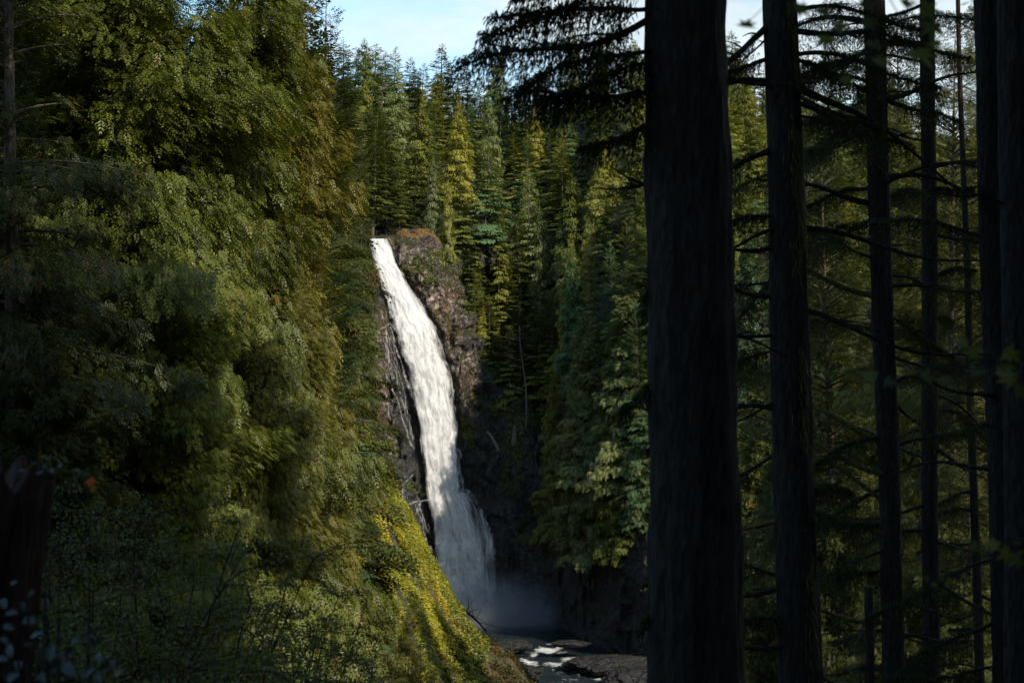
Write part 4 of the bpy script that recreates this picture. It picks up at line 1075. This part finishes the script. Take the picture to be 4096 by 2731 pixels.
# ------------------------------------------------------------------ undergrowth on the sunlit spur and the gorge walls
def undergrowth():
    r = rs(55)
    def batch(name, n, samp, size, col, label):
        pos, nr = samp(n)
        n = len(pos); L = MB()
        for k in range(4):
            A = norm(nr * .3 + (r.rand(n, 3) - .5) * 1.5 + np.array([0, 0, .25])); Bv = norm(np.cross(A, nr + .7 * (r.rand(n, 3) - .5)))
            L.leaf(pos + (r.rand(n, 3) - .5) * size * 1.4, A, Bv, size * (.6 + .7 * r.rand(n)), size * .55, .2, np.clip(.5 + .5 * fbm(pos[:, 0] / 3.5, pos[:, 1] / 3.5, pos[:, 2] / 3.5, 90, 3) + (r.rand(n) - .5) * .2, 0, .96))
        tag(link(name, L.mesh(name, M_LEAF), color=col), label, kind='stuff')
    def spur(x0, x1, y0, y1, lim, seed):
        def f(n):
            x = x0 + (x1 - x0) * r.rand(n); y = y0 + (y1 - y0) * r.rand(n); z = G(x, y)
            gx = (G(x + .5, y) - z) / .5; gy = (G(x, y + .5) - z) / .5
            nr = norm(np.stack([-gx, -gy, np.ones(n)], -1))
            keep = fbm(x / 4, y / 4, z / 4, seed, 3) > lim
            p = np.stack([x, y, z + .3 * r.rand(n) + 1.7 * np.clip(fbm(x / 2.0, y / 2.0, 0, 5, 2) + .1, 0, 1) * r.rand(n) ** .4], -1)
            return p[keep], nr[keep]
        return f
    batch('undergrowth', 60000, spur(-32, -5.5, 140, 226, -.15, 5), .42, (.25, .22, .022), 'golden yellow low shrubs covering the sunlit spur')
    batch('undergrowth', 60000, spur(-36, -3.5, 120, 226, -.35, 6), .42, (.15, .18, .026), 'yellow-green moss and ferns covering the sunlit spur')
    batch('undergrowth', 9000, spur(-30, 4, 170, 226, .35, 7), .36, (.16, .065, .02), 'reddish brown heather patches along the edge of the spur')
    batch('undergrowth', 30000, spur(-9, 10, 150, 232, -.5, 11), .38, (.045, .042, .012), 'dark green and brown moss with shade painted in on the toe of the spur')  # dark tint stands for the shade on the lower right of the spur
    X, Y, Z = FARG
    def wall(boxes, lim, seed):
        def f(n):
            i = r.randint(0, X.shape[0] - 1, n * 6); j = r.randint(0, X.shape[1] - 1, n * 6)
            p = np.stack([X[i, j], Y[i, j], Z[i, j]], -1)
            p2 = np.stack([X[i, j + 1], Y[i, j + 1], Z[i, j + 1]], -1); p3 = np.stack([X[i + 1, j], Y[i + 1, j], Z[i + 1, j]], -1)
            a = r.rand(len(p))[:, None]; b = r.rand(len(p))[:, None]
            nr = norm(np.cross(p2 - p, p3 - p)); q = p + (p2 - p) * a + (p3 - p) * b
            u = 512 + q[:, 0] / q[:, 1] * FPX; v = 341 - q[:, 2] / q[:, 1] * FPX
            keep = np.zeros(len(q), bool)
            for (u0, v0, ru, rv) in boxes: keep |= ((u - u0) / ru) ** 2 + ((v - v0) / rv) ** 2 < 1
            keep &= fbm(q[:, 0] / 5, q[:, 1] / 5, q[:, 2] / 5, seed, 3) > lim
            Lf, Rt = fall_x(np.clip(v, 239, 622)); keep &= ~((u > Lf - 3) & (u < Rt + 3))
            return q[keep][:n], nr[keep][:n]
        return f
    batch('undergrowth', 22000, wall([(500, 330, 45, 70), (500, 410, 45, 50), (440, 268, 40, 16), (560, 480, 60, 80)], -.1, 8), .5, (.10, .125, .03), 'dark green brush clinging to the slope right of the falls')
    batch('undergrowth', 11000, wall([(432, 262, 26, 18), (470, 290, 24, 22), (455, 322, 24, 25), (480, 400, 24, 40), (382, 420, 10, 70)], .0, 9), .36, (.11, .085, .014), 'olive and russet shrubs on the dry rock beside the falls')
    batch('undergrowth', 7000, wall([(500, 430, 50, 22), (560, 590, 90, 30), (480, 560, 40, 60)], .3, 10), .4, (.07, .08, .02), 'mossy plants on the black wet rock of the gorge')
undergrowth()

# ------------------------------------------------------------------ boulders, logs, small things
def boulder(seed, loc, sx, sy, sz, mat, label, group=None, name='boulder'):
    k = 26; th = np.linspace(.02, PI - .02, k); ph = np.linspace(0, 2 * PI, 2 * k, endpoint=False)
    TH, PHH = np.meshgrid(th, ph, indexing='ij'); x = np.sin(TH) * np.cos(PHH); y = np.sin(TH) * np.sin(PHH); z = np.cos(TH)
    f = 1 + .28 * fbm(x * 1.3 + seed, y * 1.3, z * 1.3, seed, 4, True) * .6 + .10 * fbm(x * 4, y * 4, z * 4, seed + 1, 3)
    V = np.stack([x * f * sx, y * f * sy, z * f * sz], -1); w = 2 * k
    idx = np.arange(k * w).reshape(k, w); nx = np.roll(idx, -1, 1)
    F = np.stack([idx[:-1], idx[1:], nx[1:], nx[:-1]], -1).reshape(-1, 4)
    F6 = [idx[0][None, ::-1], idx[-1][None]]
    me = new_mesh(name, V.reshape(-1, 3), [F] + F6, mat)
    return tag(link(name, me, loc=loc), label, 'rock', group)
boulder(3, P(414, 251, 310), 6.8, 5, 4.2, M_ROCKL, 'big rounded boulder capped with orange moss beside the lip of the falls')
boulder(5, P(396, 252, 307), 2.7, 3, 3.6, M_ROCKL, 'craggy pale rock wedged between the falls lip and the mossy boulder')
for i, (u, v, d, a, b, c, lb) in enumerate((
    (503, 645, 262, 4.5, 3, 1.0, 'low flat black rock where the spur meets the pool'),
    (512, 672, 247, 5, 3, 1.2, 'wet black rock slab left of the white rapids'),
    (546, 690, 236, 3, 2, 1.2, 'wet black rock between the two chutes of rapids'),
    (612, 664, 250, 7, 4, 1.3, 'long dark ledge on the far bank of the rapids'),
    (583, 662, 249, 2.4, 2, .8, 'small dark rock splitting the white rapids'),
    (642, 680, 242, 6, 4, 2.0, 'dark mossy rock at the right end of the rapids'),
    (570, 643, 258, 3, 1.5, .5, 'thin shelf of dark rock at the pool outlet'))):
    boulder(20 + i, P(u, v, d), a, b, c, M_ROCKD, lb, 'dark rocks along the rapids')

def log(name, label, p0, p1, r0, r1, mat, sag=0.0, limbs=0, seed=1, cat='log'):
    p0 = np.array(p0); p1 = np.array(p1); r = rs(seed); q = np.linspace(0, 1, 18)
    pts = (p1 - p0) * q[:, None]; pts[:, 2] += sag * np.sin(q * PI) + .12 * np.sin(q * 9)
    mb = MB(); mb.tube(pts, r0 + (r1 - r0) * q, 8, .2, r)
    root = empty(name, tuple(p0), label, cat); link('trunk', mb.mesh('log', mat, True), root)
    for k in range(limbs):
        i = r.randint(5, 17); l = 1.5 + 3 * r.rand(); s = np.linspace(0, 1, 7)
        d = norm(np.array([r.rand() - .3, -.3 * r.rand(), .9 * (r.rand() - .15)]))
        pp = d * (s * l)[:, None]; pp[:, 2] -= .25 * l * s * s
        b = MB(); b.tube(pp, .045 * (1 - .8 * s) + .012, 4); link('branch', b.mesh('branch', mat), root, loc=tuple(pts[i]))
log('fallen_tree', 'bare fallen tree with spiky limbs leaning down over the pool', P(450, 610, 222), P(494, 645, 226), .28, .08, M_RED, 2.0, 12, 3)
log('driftwood_log', 'curved brown log lying on the dark rock right of the falls', P(487, 432, 294), P(499, 452, 290), .22, .32, M_BARK, .8, 1, 4)
log('driftwood_log', 'straight grey log jammed on the far shore of the pool', P(606, 628, 262), P(640, 602, 262), .28, .2, M_BARKD, 0, 1, 5)
log('driftwood_log', 'shorter grey log propped against the straight one', P(600, 632, 260), P(646, 612, 260), .18, .1, M_BARKD, .5, 2, 6)
log('broken_stump', 'pale splintered stump standing on the ledge right of the falls', P(514, 445, 292), P(515, 425, 292), .6, .35, M_BARK, 0, 0, 7, 'stump')
def bare_tree(label, u, vt, vb, seed):
    d = 300.0
    for _ in range(30):
        x, _y, z = P(u, vb, d); d = .5 * d + .5 * float(Yw(x, z))
    d -= 6; x, y, z = P(u, vb, d); H = (vb - vt) / FPX * d; r = rs(seed)
    root = empty('dead_tree', (x, y, z), label, 'tree'); mb = MB(); zz = np.linspace(-1, H, 16)
    mb.tube(np.stack([-.05 * zz + .4 * np.sin(zz * .25), .3 * np.cos(zz * .2), zz], -1), .26 * (1 - .85 * np.clip(zz, 0, H) / H) + .03, 6, .2, r)
    link('trunk', mb.mesh('trunk', M_BARK, True), root)
    for k in range(14):
        h = H * (.45 + .55 * r.rand()); b, _ = bare_branch(r, 2.5 + 4 * r.rand(), r.rand() * 6.28, .35, .1, .06, twigs=9)
        link('branch', b.mesh('branch', M_BARK), root, loc=(-.05 * h + .4 * math.sin(h * .25), .3 * math.cos(h * .2), h))
bare_tree('leafless grey tree with spreading twigs on the shaded slope right of the falls', 526, 325, 425, 9)
# small red maple clinging beside the top of the falls
def red_bush():
    x, y, z = P(374.5, 286, 290); r = rs(14); n = 260; L = MB(); T = MB()
    p = np.stack([r.randn(n) * .55, r.randn(n) * .5, r.rand(n) * 3.6], -1); p[:, :2] *= (1.1 - np.abs(p[:, 2:] - 1.6) / 3)
    A = norm(r.rand(n, 3) - .5); L.leaf(p, A, norm(np.cross(A, r.rand(n, 3) - .5)), .42, .24, 0, r.rand(n) * .9)
    T.tube([(0, 0, -2), (.1, 0, 0), (0, 0, 2), (.1, 0, 3.2)], [.12, .1, .06, .02], 5)
    root = empty('maple_bush', (x, y, z), 'small bright red autumn maple beside the upper left of the falls', 'bush')
    link('leaves', L.mesh('leaves', M_LEAF), root, color=(.32, .065, .025)); link('stem', T.mesh('stem', M_BARK), root)
red_bush()

# ------------------------------------------------------------------ sky and sun
SUN_EL, SUN_AZ = 38.0, 132.0        # azimuth measured clockwise from +Y (view direction)
w = bpy.data.worlds.new('World'); S.world = w; w.use_nodes = True; nt = w.node_tree; nt.nodes.clear()
out = nt.nodes.new('ShaderNodeOutputWorld'); bg = nt.nodes.new('ShaderNodeBackground')
sky = nt.nodes.new('ShaderNodeTexSky'); sky.sky_type = 'NISHITA'; sky.sun_disc = False
sky.sun_elevation = math.radians(SUN_EL); sky.sun_rotation = math.radians(SUN_AZ); sky.altitude = 300; sky.air_density = 1.2; sky.dust_density = .6
tc = nt.nodes.new('ShaderNodeTexCoord'); mp = nt.nodes.new('ShaderNodeMapping'); nt.links.new(tc.outputs['Generated'], mp.inputs[0])
mp.inputs['Scale'].default_value = (1, 1, 2.6); mp.inputs['Location'].default_value = (.35, .2, .1)
n1 = noise(nt, mp.outputs[0], 3.2, 8, .58, .5)
sp = nt.nodes.new('ShaderNodeSeparateXYZ'); nt.links.new(tc.outputs['Generated'], sp.inputs[0])
el = ramp(nt, sp.outputs[2], [(.0, 1.0), (.30, .95), (.55, .5), (1.0, .5)])
side = math_n(nt, 'MULTIPLY', sp.outputs[0], .55)
a = math_n(nt, 'ADD', math_n(nt, 'ADD', n1, side), .03)
cm = ramp(nt, a, [(.40, 0.0), (.60, 1.0)])
cm = math_n(nt, 'MULTIPLY', cm, el)
STR = .21
cl = ramp(nt, noise(nt, mp.outputs[0], 7, 5, .6), [(.3, (.42 / STR, .52 / STR, .57 / STR)), (.7, (.64 / STR, .70 / STR, .72 / STR))])
skyc = mixc(nt, 1.0, sky.outputs[0], (.54, .68, .72), 'MULTIPLY')
c = mixc(nt, cm, skyc, cl)
nt.links.new(c, bg.inputs[0]); bg.inputs[1].default_value = STR; nt.links.new(bg.outputs[0], out.inputs[0])

sl = bpy.data.lights.new('sun', 'SUN'); sl.energy = 4.2; sl.angle = math.radians(.55); sl.color = (1, .90, .74)
so = bpy.data.objects.new('sun', sl); COL.objects.link(so)
e, az = math.radians(SUN_EL), math.radians(SUN_AZ)
tosun = Vector((math.cos(e) * math.sin(az), math.cos(e) * math.cos(az), math.sin(e)))
so.rotation_euler = (-tosun).to_track_quat('-Z', 'Y').to_euler(); so.location = (60, -40, 120)

# ------------------------------------------------------------------ camera
cam = bpy.data.cameras.new('camera'); cam.lens = 50; cam.sensor_width = 36; cam.clip_start = .1; cam.clip_end = 5000
co = bpy.data.objects.new('camera', cam); COL.objects.link(co); co.rotation_euler = (math.radians(90), 0, 0); S.camera = co
cam.dof.use_dof = True; cam.dof.focus_distance = 260; cam.dof.aperture_fstop = 5.0

vs = S.view_settings; vs.view_transform = 'Standard'; vs.look = 'None'; vs.exposure = 0.62; vs.gamma = 1.0
S.render.engine = 'CYCLES'; cy = S.cycles
cy.max_bounces = 5; cy.diffuse_bounces = 2; cy.glossy_bounces = 2; cy.transmission_bounces = 3; cy.transparent_max_bounces = 12; cy.volume_bounces = 0
cy.use_denoising = True; cy.use_adaptive_sampling = False; cy.volume_step_rate = 1.0; cy.volume_max_steps = 128
